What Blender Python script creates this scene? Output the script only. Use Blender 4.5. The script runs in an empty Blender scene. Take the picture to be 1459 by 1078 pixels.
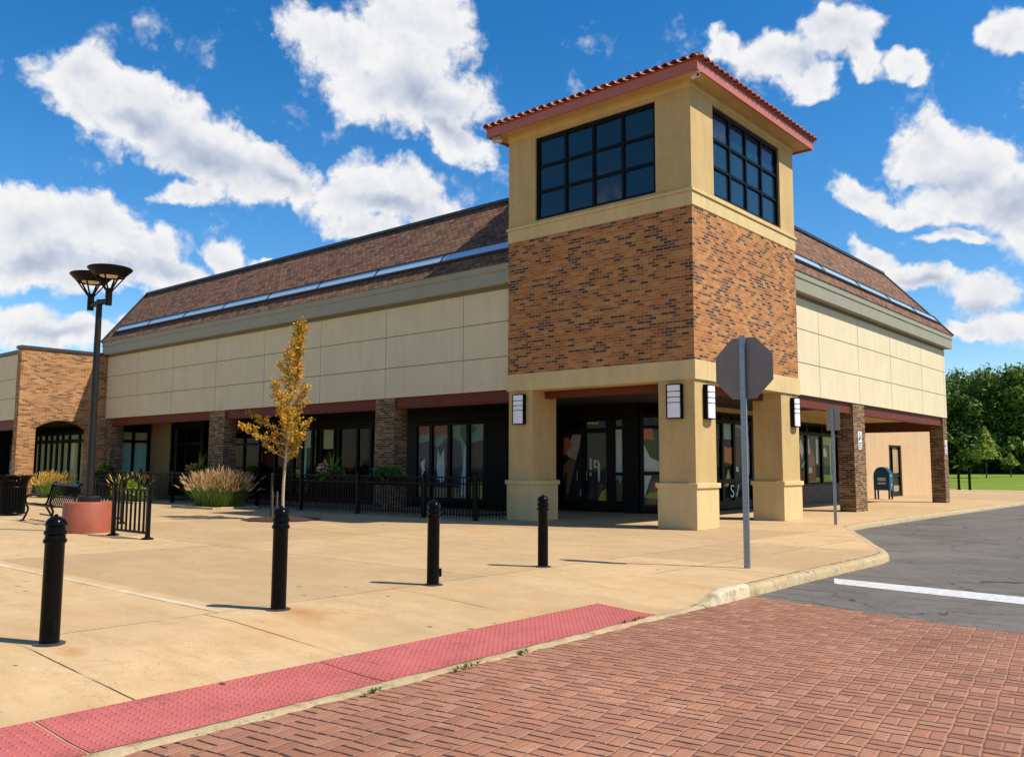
import bpy, bmesh, math, random
from mathutils import Vector, Matrix, Euler
random.seed(7)
R = math.radians
sc = bpy.context.scene
col = sc.collection

# ------------------------------------------------------------------ camera
YAW, PITCH, ROLL = 40.93679, 5.77788, 0.26699
CAMPOS = Vector((9.9682, -18.0104, 1.45))
cam = bpy.data.cameras.new('camera')
camo = bpy.data.objects.new('camera', cam); col.objects.link(camo)
cam.sensor_width = 36.0
cam.lens = 1233.955 / 1459 * 36.0
cam.clip_start = 0.05; cam.clip_end = 3000
CR = Matrix.Rotation(R(YAW), 3, 'Z') @ Matrix.Rotation(R(90 + PITCH), 3, 'X') @ Matrix.Rotation(R(ROLL), 3, 'Z')
camo.matrix_world = Matrix.Translation(CAMPOS) @ CR.to_4x4()
sc.camera = camo

# ------------------------------------------------------------------ exposure
sc.view_settings.view_transform = 'Standard'
sc.view_settings.look = 'None'
sc.view_settings.gamma = 1.0
sc.view_settings.exposure = 0.50
sc.cycles.max_bounces = 8
sc.cycles.use_denoising = True

# ------------------------------------------------------------------ sun and sky
SUN_AZ, SUN_EL = 22.5, 51.5          # azimuth from +X towards +Y
sun = bpy.data.lights.new('sun', 'SUN')
sun.energy = 4.6; sun.angle = R(0.5); sun.color = (1.0, 0.93, 0.81)
suno = bpy.data.objects.new('sun', sun); col.objects.link(suno)
SD = Vector((math.cos(R(SUN_AZ)) * math.cos(R(SUN_EL)), math.sin(R(SUN_AZ)) * math.cos(R(SUN_EL)), math.sin(R(SUN_EL))))
suno.rotation_euler = SD.to_track_quat('Z', 'Y').to_euler()
suno.location = (20, 0, 40)

world = bpy.data.worlds.new('World'); sc.world = world
world.use_nodes = True
wn = world.node_tree; wn.nodes.clear()
SKY_STRENGTH = 0.10

def pixdir(px, py):
    f = 1233.955
    return (CR @ Vector(((px - 729.5) / f, -(py - 539) / f, -1.0))).normalized()

# clouds: a field of ellipsoids in the sky's own direction space, roughened by noise
# (azimuth deg from +Y anticlockwise, elevation deg, half width deg, half height deg, tilt deg) are derived once from sightings
CLOUDS = [  # sighting x, y, half-axes, tilt (clockwise, degrees), weight
    (120,128,85,62,15),(205,165,120,68,25),(300,215,135,62,25),(395,255,85,50,22),(270,272,75,26,5),
    (470,70,95,75,15),(590,50,115,85,0),(600,130,130,85,15),(650,195,70,42,25),(520,135,80,55,20),
    (560,272,110,55,12),(480,290,60,48,0),(615,300,65,36,30),(530,330,90,25,5),
    (45,325,105,68,0),(130,318,95,60,0),(200,360,105,58,25),(60,385,150,45,5),(250,392,60,30,10),
    (325,373,46,32,0),(383,376,22,15,0),
    (40,468,75,34,0),(110,478,70,26,0),(190,455,40,16,0),
    (1105,75,80,42,-5),(1190,52,75,42,5),(1150,112,62,26,10),(1290,92,44,20,20),(1030,66,30,26,0),(1215,78,60,24,20),
    (1325,215,80,66,0),(1400,245,95,66,15),(1350,290,115,42,8),(1225,278,58,34,30),(1290,300,60,25,5),(1470,300,80,66,0),
    (1300,405,66,28,10),(1230,368,42,24,20),(1405,418,85,36,0),(1450,465,70,36,0),(1390,470,60,20,0),(1370,340,90,16,0),
    (1440,38,58,42,0),
]
SHADES = [  # the grey undersides and hearts of the same clouds
    (300,228,135,38,25),(200,175,70,30,20),(600,135,110,50,20),(560,290,80,22,8),(150,375,120,26,8),(60,370,90,26,0),(640,185,60,30,20),(230,385,80,20,10),
    (1370,262,90,26,10),(1440,295,70,40,0),(1330,330,80,14,5),(1310,412,60,16,0),(1400,440,70,22,0),(1150,85,70,24,5),(80,480,90,16,0),(400,262,60,20,20)]
PUFF = 2.1; CLOUD_GAIN = 0.66
N = wn.nodes; L = wn.links
def wnode(t, **kw):
    n = N.new(t)
    for k, v in kw.items(): setattr(n, k, v)
    return n
# --- node group: cloud density at a direction
ng = bpy.data.node_groups.new('cloud_density', 'ShaderNodeTree')
ng.interface.new_socket('Vector', in_out='INPUT', socket_type='NodeSocketVector')
ng.interface.new_socket('Density', in_out='OUTPUT', socket_type='NodeSocketFloat')
ng.interface.new_socket('Shade', in_out='OUTPUT', socket_type='NodeSocketFloat')
ng.interface.new_socket('Relief', in_out='OUTPUT', socket_type='NodeSocketFloat')
gi = ng.nodes.new('NodeGroupInput'); go = ng.nodes.new('NodeGroupOutput')
def gn(t, **kw):
    n = ng.nodes.new(t)
    for k, v in kw.items(): setattr(n, k, v)
    return n
def gmath(op, a, b=None, c=None, clamp=False):
    n = gn('ShaderNodeMath', operation=op, use_clamp=clamp)
    for i, s in enumerate((a, b, c)):
        if s is None: continue
        if isinstance(s, (int, float)): n.inputs[i].default_value = s
        else: ng.links.new(s, n.inputs[i])
    return n.outputs[0]
n1 = gn('ShaderNodeTexNoise'); n1.inputs['Scale'].default_value = 11; n1.inputs['Detail'].default_value = 4; n1.inputs['Roughness'].default_value = 0.6
ng.links.new(gi.outputs[0], n1.inputs['Vector'])
sub = gn('ShaderNodeVectorMath', operation='SUBTRACT'); ng.links.new(n1.outputs['Color'], sub.inputs[0]); sub.inputs[1].default_value = (.5, .5, .5)
sca = gn('ShaderNodeVectorMath', operation='SCALE'); ng.links.new(sub.outputs[0], sca.inputs[0]); sca.inputs['Scale'].default_value = 0.075
add = gn('ShaderNodeVectorMath', operation='ADD'); ng.links.new(gi.outputs[0], add.inputs[0]); ng.links.new(sca.outputs[0], add.inputs[1])
def blob_chain(blobs, smooth):
    acc = None
    for c, e1, e2, a, b in blobs:
        m = gn('ShaderNodeMapping', vector_type='TEXTURE')
        rot = Matrix((e1, e2, e1.cross(e2))).transposed().to_euler('XYZ')
        m.inputs['Location'].default_value = c; m.inputs['Rotation'].default_value = rot; m.inputs['Scale'].default_value = (a, b, 0.6)
        ng.links.new(add.outputs[0], m.inputs['Vector'])
        g = gn('ShaderNodeTexGradient', gradient_type='SPHERICAL')
        ng.links.new(m.outputs[0], g.inputs['Vector'])
        if acc is None: acc = g.outputs['Fac']
        else:
            n = gn('ShaderNodeMath', operation='SMOOTH_MAX'); n.inputs[2].default_value = smooth
            ng.links.new(acc, n.inputs[0]); ng.links.new(g.outputs['Fac'], n.inputs[1]); acc = n.outputs[0]
    return acc
def sighted(x, y, a, b, t, grow=1.0):
    c = pixdir(x, y)
    ex = (pixdir(x + 2, y) - pixdir(x - 2, y)); ey = (pixdir(x, y + 2) - pixdir(x, y - 2))
    k = (ex.length / 4, ey.length / 4)
    ct, st = math.cos(R(t)), math.sin(R(t))
    e1 = (ex * ct + ey * st).normalized(); e1 = (e1 - c * e1.dot(c)).normalized(); e2 = c.cross(e1).normalized()
    return (c, e1, e2, grow * a * k[0], grow * b * k[1])
blobs = [sighted(*q, grow=1.18) for q in CLOUDS]
for k in range(7):   # the rest of the sky, behind and beside the photographer
    az = R(YAW + 80 + k * 29); el = R(random.uniform(12, 45))
    c = Vector((-math.sin(az) * math.cos(el), math.cos(az) * math.cos(el), math.sin(el)))
    e1 = Vector((math.cos(az), math.sin(az), 0)); e2 = c.cross(e1)
    blobs.append((c, e1, e2, random.uniform(.16, .28), random.uniform(.08, .12)))
body = blob_chain(blobs, 0.20)
shade = blob_chain([sighted(*q) for q in SHADES], 0.25)
v1 = gn('ShaderNodeTexVoronoi', feature='F1', normalize=True); v1.inputs['Scale'].default_value = 17; v1.inputs['Detail'].default_value = 3.0
v1.inputs['Roughness'].default_value = 0.60; v1.inputs['Lacunarity'].default_value = 2.2
ng.links.new(add.outputs[0], v1.inputs['Vector'])
n2 = gn('ShaderNodeTexNoise'); n2.inputs['Scale'].default_value = 17; n2.inputs['Detail'].default_value = 8; n2.inputs['Roughness'].default_value = 0.70
ng.links.new(gi.outputs[0], n2.inputs['Vector'])
puff = gmath('SUBTRACT', 0.40, v1.outputs['Distance'])
wisp = gmath('SUBTRACT', n2.outputs['Fac'], 0.5)
d = gmath('MULTIPLY', body, 1.55)
near = gmath('MULTIPLY_ADD', body, 4.0, 0.12, clamp=True)
d = gmath('ADD', d, gmath('MULTIPLY', gmath('ADD', gmath('MULTIPLY', puff, PUFF), gmath('MULTIPLY', wisp, 1.15)), near))
d = gmath('SUBTRACT', d, 0.56)
relief = gmath('ADD', gmath('MULTIPLY', puff, 1.1), gmath('MULTIPLY', wisp, 0.75))
ng.links.new(d, go.inputs[0]); ng.links.new(shade, go.inputs[1]); ng.links.new(relief, go.inputs[2])

# the same relief a little towards the sun: the difference is which side of a puff is lit
ng2 = bpy.data.node_groups.new('cloud_relief', 'ShaderNodeTree')
ng2.interface.new_socket('Vector', in_out='INPUT', socket_type='NodeSocketVector'); ng2.interface.new_socket('Relief', in_out='OUTPUT', socket_type='NodeSocketFloat')
ng_, gi, go = ng, None, None
ng = ng2; gi = ng.nodes.new('NodeGroupInput'); go = ng.nodes.new('NodeGroupOutput')
n1 = gn('ShaderNodeTexNoise'); n1.inputs['Scale'].default_value = 11; n1.inputs['Detail'].default_value = 4; n1.inputs['Roughness'].default_value = 0.6
ng.links.new(gi.outputs[0], n1.inputs['Vector'])
sub = gn('ShaderNodeVectorMath', operation='SUBTRACT'); ng.links.new(n1.outputs['Color'], sub.inputs[0]); sub.inputs[1].default_value = (.5, .5, .5)
sca = gn('ShaderNodeVectorMath', operation='SCALE'); ng.links.new(sub.outputs[0], sca.inputs[0]); sca.inputs['Scale'].default_value = 0.075
add = gn('ShaderNodeVectorMath', operation='ADD'); ng.links.new(gi.outputs[0], add.inputs[0]); ng.links.new(sca.outputs[0], add.inputs[1])
v1 = gn('ShaderNodeTexVoronoi', feature='F1', normalize=True); v1.inputs['Scale'].default_value = 17; v1.inputs['Detail'].default_value = 3.0
v1.inputs['Roughness'].default_value = 0.60; v1.inputs['Lacunarity'].default_value = 2.2
ng.links.new(add.outputs[0], v1.inputs['Vector'])
n2 = gn('ShaderNodeTexNoise'); n2.inputs['Scale'].default_value = 17; n2.inputs['Detail'].default_value = 3; n2.inputs['Roughness'].default_value = 0.6
ng.links.new(gi.outputs[0], n2.inputs['Vector'])
relief = gmath('ADD', gmath('MULTIPLY', gmath('SUBTRACT', 0.40, v1.outputs['Distance']), 1.1), gmath('MULTIPLY', gmath('SUBTRACT', n2.outputs['Fac'], 0.5), 0.75))
ng.links.new(relief, go.inputs[0]); ng = ng_

tc = wnode('ShaderNodeTexCoord')
sky = wnode('ShaderNodeTexSky', sky_type='NISHITA', sun_disc=False, sun_elevation=R(SUN_EL), sun_rotation=R(90 - SUN_AZ))
sky.altitude = 200; sky.air_density = 1.0; sky.dust_density = 0.35; sky.ozone_density = 2.2
def wmath(op, a, b=None, c=None, clamp=False):
    n = wnode('ShaderNodeMath', operation=op, use_clamp=clamp)
    for i, s in enumerate((a, b, c)):
        if s is None: continue
        if isinstance(s, (int, float)): n.inputs[i].default_value = s
        else: L.new(s, n.inputs[i])
    return n.outputs[0]
g1 = wnode('ShaderNodeGroup'); g1.node_tree = ng; L.new(tc.outputs['Generated'], g1.inputs[0])
offs = wnode('ShaderNodeVectorMath', operation='ADD'); L.new(tc.outputs['Generated'], offs.inputs[0])
offs.inputs[1].default_value = (Vector((0, 0, 1)) * 0.8 + SD * 0.6).normalized() * 0.014
g2 = wnode('ShaderNodeGroup'); g2.node_tree = ng2; L.new(offs.outputs[0], g2.inputs[0])
alpha = wnode('ShaderNodeMapRange', interpolation_type='SMOOTHSTEP'); L.new(g1.outputs[0], alpha.inputs['Value'])
alpha.inputs['From Min'].default_value = -0.08; alpha.inputs['From Max'].default_value = 0.44
diff = wmath('SUBTRACT', g1.outputs[2], g2.outputs[0])
sh = wmath('ADD', wmath('MULTIPLY', diff, 0.75), 0.84)
edge = wmath('MULTIPLY', wmath('SUBTRACT', g1.outputs[0], 0.5, clamp=True), 0.22)
sh = wmath('SUBTRACT', sh, wmath('ADD', edge, wmath('MULTIPLY', g1.outputs[1], 0.60)), clamp=True)
ramp = wnode('ShaderNodeValToRGB'); L.new(sh, ramp.inputs[0])
ramp.color_ramp.elements[0].position = 0.05; ramp.color_ramp.elements[0].color = (0.40, 0.48, 0.62, 1)
ramp.color_ramp.elements[1].position = 0.80; ramp.color_ramp.elements[1].color = (0.98, 0.98, 0.99, 1)
e = ramp.color_ramp.elements.new(0.42); e.color = (0.66, 0.71, 0.82, 1)
hsv = wnode('ShaderNodeHueSaturation'); L.new(sky.outputs[0], hsv.inputs['Color'])
hsv.inputs['Saturation'].default_value = 1.42; hsv.inputs['Value'].default_value = 1.14; hsv.inputs['Hue'].default_value = 0.501
cl = wnode('ShaderNodeVectorMath', operation='SCALE'); L.new(ramp.outputs[0], cl.inputs[0]); cl.inputs['Scale'].default_value = CLOUD_GAIN / SKY_STRENGTH
mix = wnode('ShaderNodeMix', data_type='RGBA'); L.new(alpha.outputs[0], mix.inputs['Factor']); L.new(hsv.outputs[0], mix.inputs['A']); L.new(cl.outputs[0], mix.inputs['B'])
bg = wnode('ShaderNodeBackground'); bg.inputs['Strength'].default_value = SKY_STRENGTH; L.new(mix.outputs['Result'], bg.inputs['Color'])
wo = wnode('ShaderNodeOutputWorld'); L.new(bg.outputs[0], wo.inputs['Surface'])
world.cycles.sampling_method = 'NONE'

# ------------------------------------------------------------------ materials
class NT:
    """small wrapper to write shader graphs tersely"""
    def __init__(s, name):
        s.m = bpy.data.materials.new(name); s.m.use_nodes = True
        s.t = s.m.node_tree; s.t.nodes.clear()
        s.out = s.t.nodes.new('ShaderNodeOutputMaterial')
        s.b = s.t.nodes.new('ShaderNodeBsdfPrincipled')
        s.t.links.new(s.b.outputs[0], s.out.inputs['Surface'])
    def n(s, t, **kw):
        n = s.t.nodes.new(t)
        for k, v in kw.items(): setattr(n, k, v)
        return n
    def put(s, sock, v):
        if v is None: return
        if hasattr(v, 'is_output') or isinstance(v, bpy.types.NodeSocket): s.t.links.new(v, sock)
        elif isinstance(v, (tuple, list)) and len(v) == 3 and sock.type == 'RGBA': sock.default_value = (*v, 1)
        else: sock.default_value = v
    def math(s, op, a, b=None, c=None, clamp=False):
        n = s.n('ShaderNodeMath', operation=op, use_clamp=clamp)
        for i, v in enumerate((a, b, c)): s.put(n.inputs[i], v)
        return n.outputs[0]
    def mix(s, f, a, b, blend='MIX'):
        n = s.n('ShaderNodeMix', data_type='RGBA', blend_type=blend)
        s.put(n.inputs['Factor'], f); s.put(n.inputs['A'], a); s.put(n.inputs['B'], b)
        return n.outputs['Result']
    def pos(s): return s.n('ShaderNodeNewGeometry').outputs['Position']
    def xyz(s, v):
        n = s.n('ShaderNodeSeparateXYZ'); s.put(n.inputs[0], v); return n.outputs
    def comb(s, x, y, z):
        n = s.n('ShaderNodeCombineXYZ'); s.put(n.inputs[0], x); s.put(n.inputs[1], y); s.put(n.inputs[2], z); return n.outputs[0]
    def noise(s, v, scale, detail=4, rough=0.6):
        n = s.n('ShaderNodeTexNoise'); s.put(n.inputs['Vector'], v); n.inputs['Scale'].default_value = scale
        n.inputs['Detail'].default_value = detail; n.inputs['Roughness'].default_value = rough; return n.outputs['Fac']
    def ramp(s, f, stops, interp='LINEAR'):
        n = s.n('ShaderNodeValToRGB'); s.put(n.inputs[0], f); cr = n.color_ramp; cr.interpolation = interp
        while len(cr.elements) < len(stops): cr.elements.new(0.5)
        for e, (p, c) in zip(cr.elements, stops): e.position = p; e.color = (*c, 1) if len(c) == 3 else c
        return n.outputs[0]
    def mr(s, v, a, b, c=0, d=1, smooth=False):
        n = s.n('ShaderNodeMapRange'); 
        if smooth: n.interpolation_type = 'SMOOTHSTEP'
        s.put(n.inputs[0], v)
        for i, q in enumerate((a, b, c, d)): n.inputs[i + 1].default_value = q
        return n.outputs[0]
    def bump(s, h, strength=0.3, dist=0.02):
        n = s.n('ShaderNodeBump'); s.put(n.inputs['Height'], h); n.inputs['Strength'].default_value = strength; n.inputs['Distance'].default_value = dist
        s.put(s.b.inputs['Normal'], n.outputs[0])
    def set(s, base=None, rough=None, metal=None, spec=None):
        s.put(s.b.inputs['Base Color'], base); s.put(s.b.inputs['Roughness'], rough); s.put(s.b.inputs['Metallic'], metal); s.put(s.b.inputs['Specular IOR Level'], spec)
        return s.m

M = {}
def plain(name, c, rough=0.6, var=0.12, scale=3.0, bump=0.0, bscale=60, metal=0.0, spec=0.5, dist=0.01):
    s = NT(name); p = s.pos()
    a = s.noise(p, scale, 5, 0.65)
    f = s.mr(a, 0.25, 0.75, 1 - var, 1 + var)
    n = s.n('ShaderNodeVectorMath', operation='SCALE'); n.inputs[0].default_value = c; s.put(n.inputs['Scale'], f)
    s.set(n.outputs[0], rough, metal, spec)
    if bump: s.bump(s.noise(p, bscale, 3), bump, dist)
    M[name] = s.m
    return s.m
def stucco(name, c, var=0.10, stain=0.12):
    s = NT(name); p = s.pos(); x, y, z = s.xyz(p)
    a = s.noise(p, 1.1, 6, 0.62)
    streak = s.noise(s.comb(s.math('MULTIPLY', x, 2.2), s.math('MULTIPLY', y, 2.2), s.math('MULTIPLY', z, 0.35)), 1.5, 5)
    f = s.math('MULTIPLY', s.mr(a, 0.25, 0.75, 1 - var, 1 + var * .6), s.mr(streak, 0.3, 0.62, 1 - stain, 1.0))
    n = s.n('ShaderNodeVectorMath', operation='SCALE'); n.inputs[0].default_value = c; s.put(n.inputs['Scale'], f)
    blot = s.mr(s.noise(p, 3.2, 7, .72), 0.54, 0.74, 0, stain * 2.6)
    c2 = s.mix(blot, n.outputs[0], (c[0] * .58, c[1] * .55, c[2] * .50))
    drip = s.noise(s.comb(s.math('MULTIPLY', x, 9.0), s.math('MULTIPLY', y, 9.0), s.math('MULTIPLY', z, 0.5)), 1.0, 4)
    c2 = s.mix(s.math('MULTIPLY', s.mr(drip, 0.60, 0.74, 0, stain * 1.8), s.mr(s.noise(p, .7, 2), .42, .6)), c2, (c[0] * .55, c[1] * .52, c[2] * .48))
    s.set(c2, 0.85, 0, 0.25)
    s.bump(s.math('ADD', s.noise(p, 140, 3), s.math('MULTIPLY', s.noise(p, 9, 4), 1.5)), 0.22, 0.005)
    M[name] = s.m
stucco('panel_cream', (0.66, 0.56, 0.365), 0.06, 0.07)
stucco('stucco_gold', (0.53, 0.365, 0.155), 0.12, 0.13)
stucco('stucco_trim', (0.62, 0.46, 0.22), 0.10, 0.12)
stucco('stucco_peach', (0.53, 0.355, 0.195), 0.08, 0.08)
stucco('stucco_dim', (0.30, 0.20, 0.09), 0.10, 0.10)
plain('panel_joint', (0.26, 0.20, 0.10), 0.9)
plain('fascia_grey', (0.27, 0.25, 0.17), 0.55, 0.10, 1.2)
plain('frieze_shade', (0.17, 0.155, 0.11), 0.7)  # recessed strip under the eaves, its shade put into a darker colour
plain('soffit_dark', (0.02, 0.018, 0.015), 0.9)  # near-black colour stands in for the deep shade under the arcade
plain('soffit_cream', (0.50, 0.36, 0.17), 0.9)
plain('beam_red', (0.13, 0.026, 0.014), 0.6, 0.15, 2.0, spec=0.2)
plain('beam_dark_red', (0.085, 0.02, 0.014), 0.6)
plain('bronze_black', (0.004, 0.0038, 0.0038), 0.45, 0.2, spec=0.12)
plain('paint_black', (0.003, 0.003, 0.004), 0.20, 0.25, 6, 0.0, spec=0.09)
plain('satin_black', (0.003, 0.003, 0.0035), 0.33, 0.25, 9, spec=0.09)
plain('lamp_bronze', (0.005, 0.0045, 0.004), 0.45, 0.2, 5, spec=0.15)
plain('lamp_pole_paint', (0.012, 0.011, 0.010), 0.42, 0.2, 3, spec=0.25)
plain('terracotta_paint', (0.29, 0.072, 0.034), 0.6, 0.18, 3.0, 0.15, 50)
plain('fascia_red', (0.40, 0.115, 0.085), 0.6, 0.10, 3)
plain('galvanised', (0.24, 0.27, 0.32), 0.38, 0.15, 20, metal=0.75)
plain('sign_back', (0.17, 0.155, 0.140), 0.55, 0.10, 3)
plain('small_sign_back', (0.27, 0.25, 0.20), 0.5, 0.12, 6, metal=0.2)
plain('sign_white', (0.75, 0.75, 0.74), 0.5, 0.05)
plain('lens_white', (0.80, 0.79, 0.80), 0.35, 0.05)
plain('lens_cream', (0.85, 0.70, 0.48), 0.4, 0.05)
plain('mail_blue', (0.006, 0.050, 0.110), 0.38, 0.15, 4, spec=0.25)
plain('label_grey', (0.42, 0.45, 0.48), 0.5)
plain('mulch_brown', (0.085, 0.030, 0.016), 0.95, 0.75, 26, 1.0, 45, dist=0.08)
plain('bark_tan', (0.42, 0.30, 0.19), 0.85, 0.3, 25, 0.4, 60)
plain('bark_dark', (0.05, 0.035, 0.025), 0.9, 0.3, 6)
plain('stake_brown', (0.06, 0.040, 0.025), 0.8, 0.3, 12)
plain('floor_grey', (0.03, 0.028, 0.025), 0.7)
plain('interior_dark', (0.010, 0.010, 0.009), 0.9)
plain('knee_stone', (0.10, 0.085, 0.065), 0.85, 0.45, 7, 0.5, 25)
plain('coping_dark', (0.035, 0.035, 0.038), 0.45)
plain('ridge_metal', (0.045, 0.042, 0.042), 0.4, 0.1, metal=0.5)
plain('camera_white', (0.62, 0.55, 0.42), 0.4)
plain('daylight_teal', (0.42, 0.72, 0.62), 0.8, 0.05)  # flat panel colour standing in for daylight seen through the glass
plain('daylight_cream', (0.62, 0.58, 0.34), 0.8, 0.05)  # warmer panel colour, likewise painted for daylight behind the panes
plain('fixture_steel', (0.25, 0.25, 0.25), 0.3, metal=0.9)
for nm, c in dict(mural_navy=(0.02, 0.025, 0.09), mural_teal=(0.22, 0.38, 0.36), mural_red=(0.42, 0.03, 0.02), mural_white=(0.72, 0.74, 0.78), mural_orange=(0.62, 0.16, 0.05),
                  mural_pink=(0.62, 0.40, 0.36), mural_green=(0.03, 0.09, 0.02), mural_yellow=(0.62, 0.48, 0.04), mural_sky=(0.35, 0.48, 0.58), mural_brown=(0.30, 0.11, 0.05),
                  mural_black=(0.012, 0.012, 0.014), mural_lime=(0.40, 0.50, 0.06), mural_maroon=(0.16, 0.015, 0.02), mural_tan=(0.55, 0.33, 0.17)).items():
    plain(nm, c, 0.6, 0.10, 3)

def wall_uv(s):
    p = s.pos(); x, y, z = s.xyz(p)
    nx = s.xyz(s.n('ShaderNodeNewGeometry').outputs['True Normal'])[0]
    f = s.math('GREATER_THAN', s.math('ABSOLUTE', nx), 0.5)
    u = s.math('ADD', s.math('MULTIPLY', x, s.math('SUBTRACT', 1.0, f)), s.math('MULTIPLY', y, f))
    return u, z, p
def brickmat(name, stops, mortar, bw=0.27, rh=0.076, ms=0.007, bump=0.5, mud=0.0):
    s = NT(name); u, z, p = wall_uv(s)
    b = s.n('ShaderNodeTexBrick'); s.put(b.inputs['Vector'], s.comb(u, z, 0.0))
    b.offset = 0.5; b.inputs['Scale'].default_value = 1.0; b.inputs['Brick Width'].default_value = bw; b.inputs['Row Height'].default_value = rh
    b.inputs['Mortar Size'].default_value = ms; b.inputs['Mortar Smooth'].default_value = 0.15; b.inputs['Bias'].default_value = 0
    b.inputs['Color1'].default_value = (0, 0, 0, 1); b.inputs['Color2'].default_value = (1, 1, 1, 1); b.inputs['Mortar'].default_value = (0, 0, 0, 1)
    c = s.ramp(b.outputs['Color'], stops, 'CONSTANT')
    c = s.mix(s.mr(s.noise(p, 30, 5), 0.3, 0.7, 0.0, 0.35), c, (0.10, 0.05, 0.025))
    big = s.mr(s.noise(p, 0.6, 3), 0.3, 0.7, 0.86, 1.12)
    n = s.n('ShaderNodeVectorMath', operation='SCALE'); s.put(n.inputs[0], c); s.put(n.inputs['Scale'], big)
    c = s.mix(b.outputs['Fac'], n.outputs[0], mortar)
    s.set(c, 0.9, 0, 0.2)
    h = s.math('ADD', s.math('SUBTRACT', 1.0, b.outputs['Fac']), s.math('MULTIPLY', s.noise(p, 90, 3), 0.4))
    s.bump(h, bump, 0.008)
    M[name] = s.m
brickmat('brick_orange', [(0, (0.43, 0.160, 0.045)), (0.16, (0.48, 0.195, 0.056)), (0.34, (0.39, 0.132, 0.040)), (0.50, (0.52, 0.235, 0.078)), (0.64, (0.35, 0.115, 0.038)),
                          (0.68, (0.205, 0.088, 0.044)), (0.77, (0.125, 0.064, 0.040)), (0.88, (0.075, 0.045, 0.034))], (0.41, 0.25, 0.13), bw=0.225, ms=0.008)
brickmat('brick_brown', [(0, (0.17, 0.092, 0.042)), (0.2, (0.11, 0.060, 0.030)), (0.4, (0.060, 0.036, 0.022)), (0.58, (0.24, 0.130, 0.058)), (0.72, (0.035, 0.023, 0.017)), (0.86, (0.29, 0.165, 0.075))],
         (0.30, 0.215, 0.130), 0.25, 0.070, 0.008)
brickmat('brick_buff', [(0, (0.36, 0.17, 0.065)), (0.2, (0.42, 0.21, 0.085)), (0.42, (0.30, 0.13, 0.05)), (0.6, (0.46, 0.25, 0.11)), (0.76, (0.19, 0.09, 0.045)), (0.9, (0.10, 0.055, 0.032))],
         (0.40, 0.26, 0.14), 0.27, 0.070)

def shingles():
    s = NT('shingle_brown'); u, z, p = wall_uv(s)
    x, y, zz = s.xyz(p)
    nv = s.xyz(s.n('ShaderNodeNewGeometry').outputs['True Normal'])
    f = s.math('GREATER_THAN', s.math('ABSOLUTE', nv[0]), s.math('ABSOLUTE', nv[1]))
    uu = s.math('ADD', s.math('MULTIPLY', x, s.math('SUBTRACT', 1.0, f)), s.math('MULTIPLY', y, f))
    v = s.math('MULTIPLY', zz, 1.3)
    b = s.n('ShaderNodeTexBrick'); s.put(b.inputs['Vector'], s.comb(uu, v, 0.0))
    b.offset = 0.5; b.inputs['Scale'].default_value = 1.0; b.inputs['Brick Width'].default_value = 0.24; b.inputs['Row Height'].default_value = 0.145
    b.inputs['Mortar Size'].default_value = 0.014; b.inputs['Mortar Smooth'].default_value = 0.3
    b.inputs['Color1'].default_value = (0, 0, 0, 1); b.inputs['Color2'].default_value = (1, 1, 1, 1); b.inputs['Mortar'].default_value = (0, 0, 0, 1)
    c = s.ramp(b.outputs['Color'], [(0, (0.205, 0.102, 0.058)), (0.3, (0.25, 0.128, 0.074)), (0.55, (0.160, 0.080, 0.048)), (0.75, (0.295, 0.155, 0.090)), (0.92, (0.10, 0.056, 0.038))], 'CONSTANT')
    c = s.mix(s.mr(s.noise(p, 60, 3), 0.3, 0.7, 0, 0.4), c, (0.06, 0.035, 0.025))
    c = s.mix(b.outputs['Fac'], c, (0.035, 0.02, 0.015))
    s.set(c, 0.9, 0, 0.2)
    fr = s.math('FRACT', s.math('DIVIDE', v, 0.145))
    s.bump(s.math('ADD', s.math('MULTIPLY', s.math('SUBTRACT', 1, fr), 1.0), s.math('MULTIPLY', s.noise(p, 70, 2), 0.5)), 0.7, 0.02)
    M['shingle_brown'] = s.m
shingles()

def tile():
    s = NT('clay_tile'); p = s.pos()
    r = s.n('ShaderNodeNewGeometry').outputs['Random Per Island']
    c = s.ramp(r, [(0, (0.36, 0.10, 0.065)), (0.35, (0.44, 0.15, 0.10)), (0.7, (0.30, 0.08, 0.055)), (1, (0.50, 0.20, 0.14))])
    c = s.mix(s.mr(s.noise(p, 12, 5), 0.35, 0.7, 0, 0.35), c, (0.20, 0.09, 0.07))
    s.set(c, 0.75); s.bump(s.noise(p, 60, 3), 0.2, 0.004); M['clay_tile'] = s.m
tile()

def glass(name, tint, refl=1.0, clear=0.75, ior=1.52):
    s = NT(name); s.t.nodes.remove(s.b)
    p = s.pos()
    tr = s.n('ShaderNodeBsdfTransparent'); tr.inputs[0].default_value = (*[t * clear for t in tint], 1)
    gl = s.n('ShaderNodeBsdfGlossy'); gl.inputs['Roughness'].default_value = 0.012; gl.inputs[0].default_value = (refl, refl, refl, 1)
    bp = s.n('ShaderNodeBump'); s.put(bp.inputs['Height'], s.noise(p, 1.3, 2)); bp.inputs['Strength'].default_value = 0.05; bp.inputs['Distance'].default_value = 0.03
    s.put(gl.inputs['Normal'], bp.outputs[0])
    lw = s.n('ShaderNodeLayerWeight'); lw.inputs[0].default_value = 0.5
    fac = s.math('ADD', 0.04, s.math('MULTIPLY', s.math('POWER', lw.outputs['Facing'], 5.0), 0.8))
    mx = s.n('ShaderNodeMixShader'); s.put(mx.inputs[0], fac); s.put(mx.inputs[1], tr.outputs[0]); s.put(mx.inputs[2], gl.outputs[0])
    s.t.links.new(mx.outputs[0], s.out.inputs['Surface']); M[name] = s.m
glass('shop_glass', (0.90, 0.95, 0.93), refl=0.32, clear=0.97)
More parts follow.
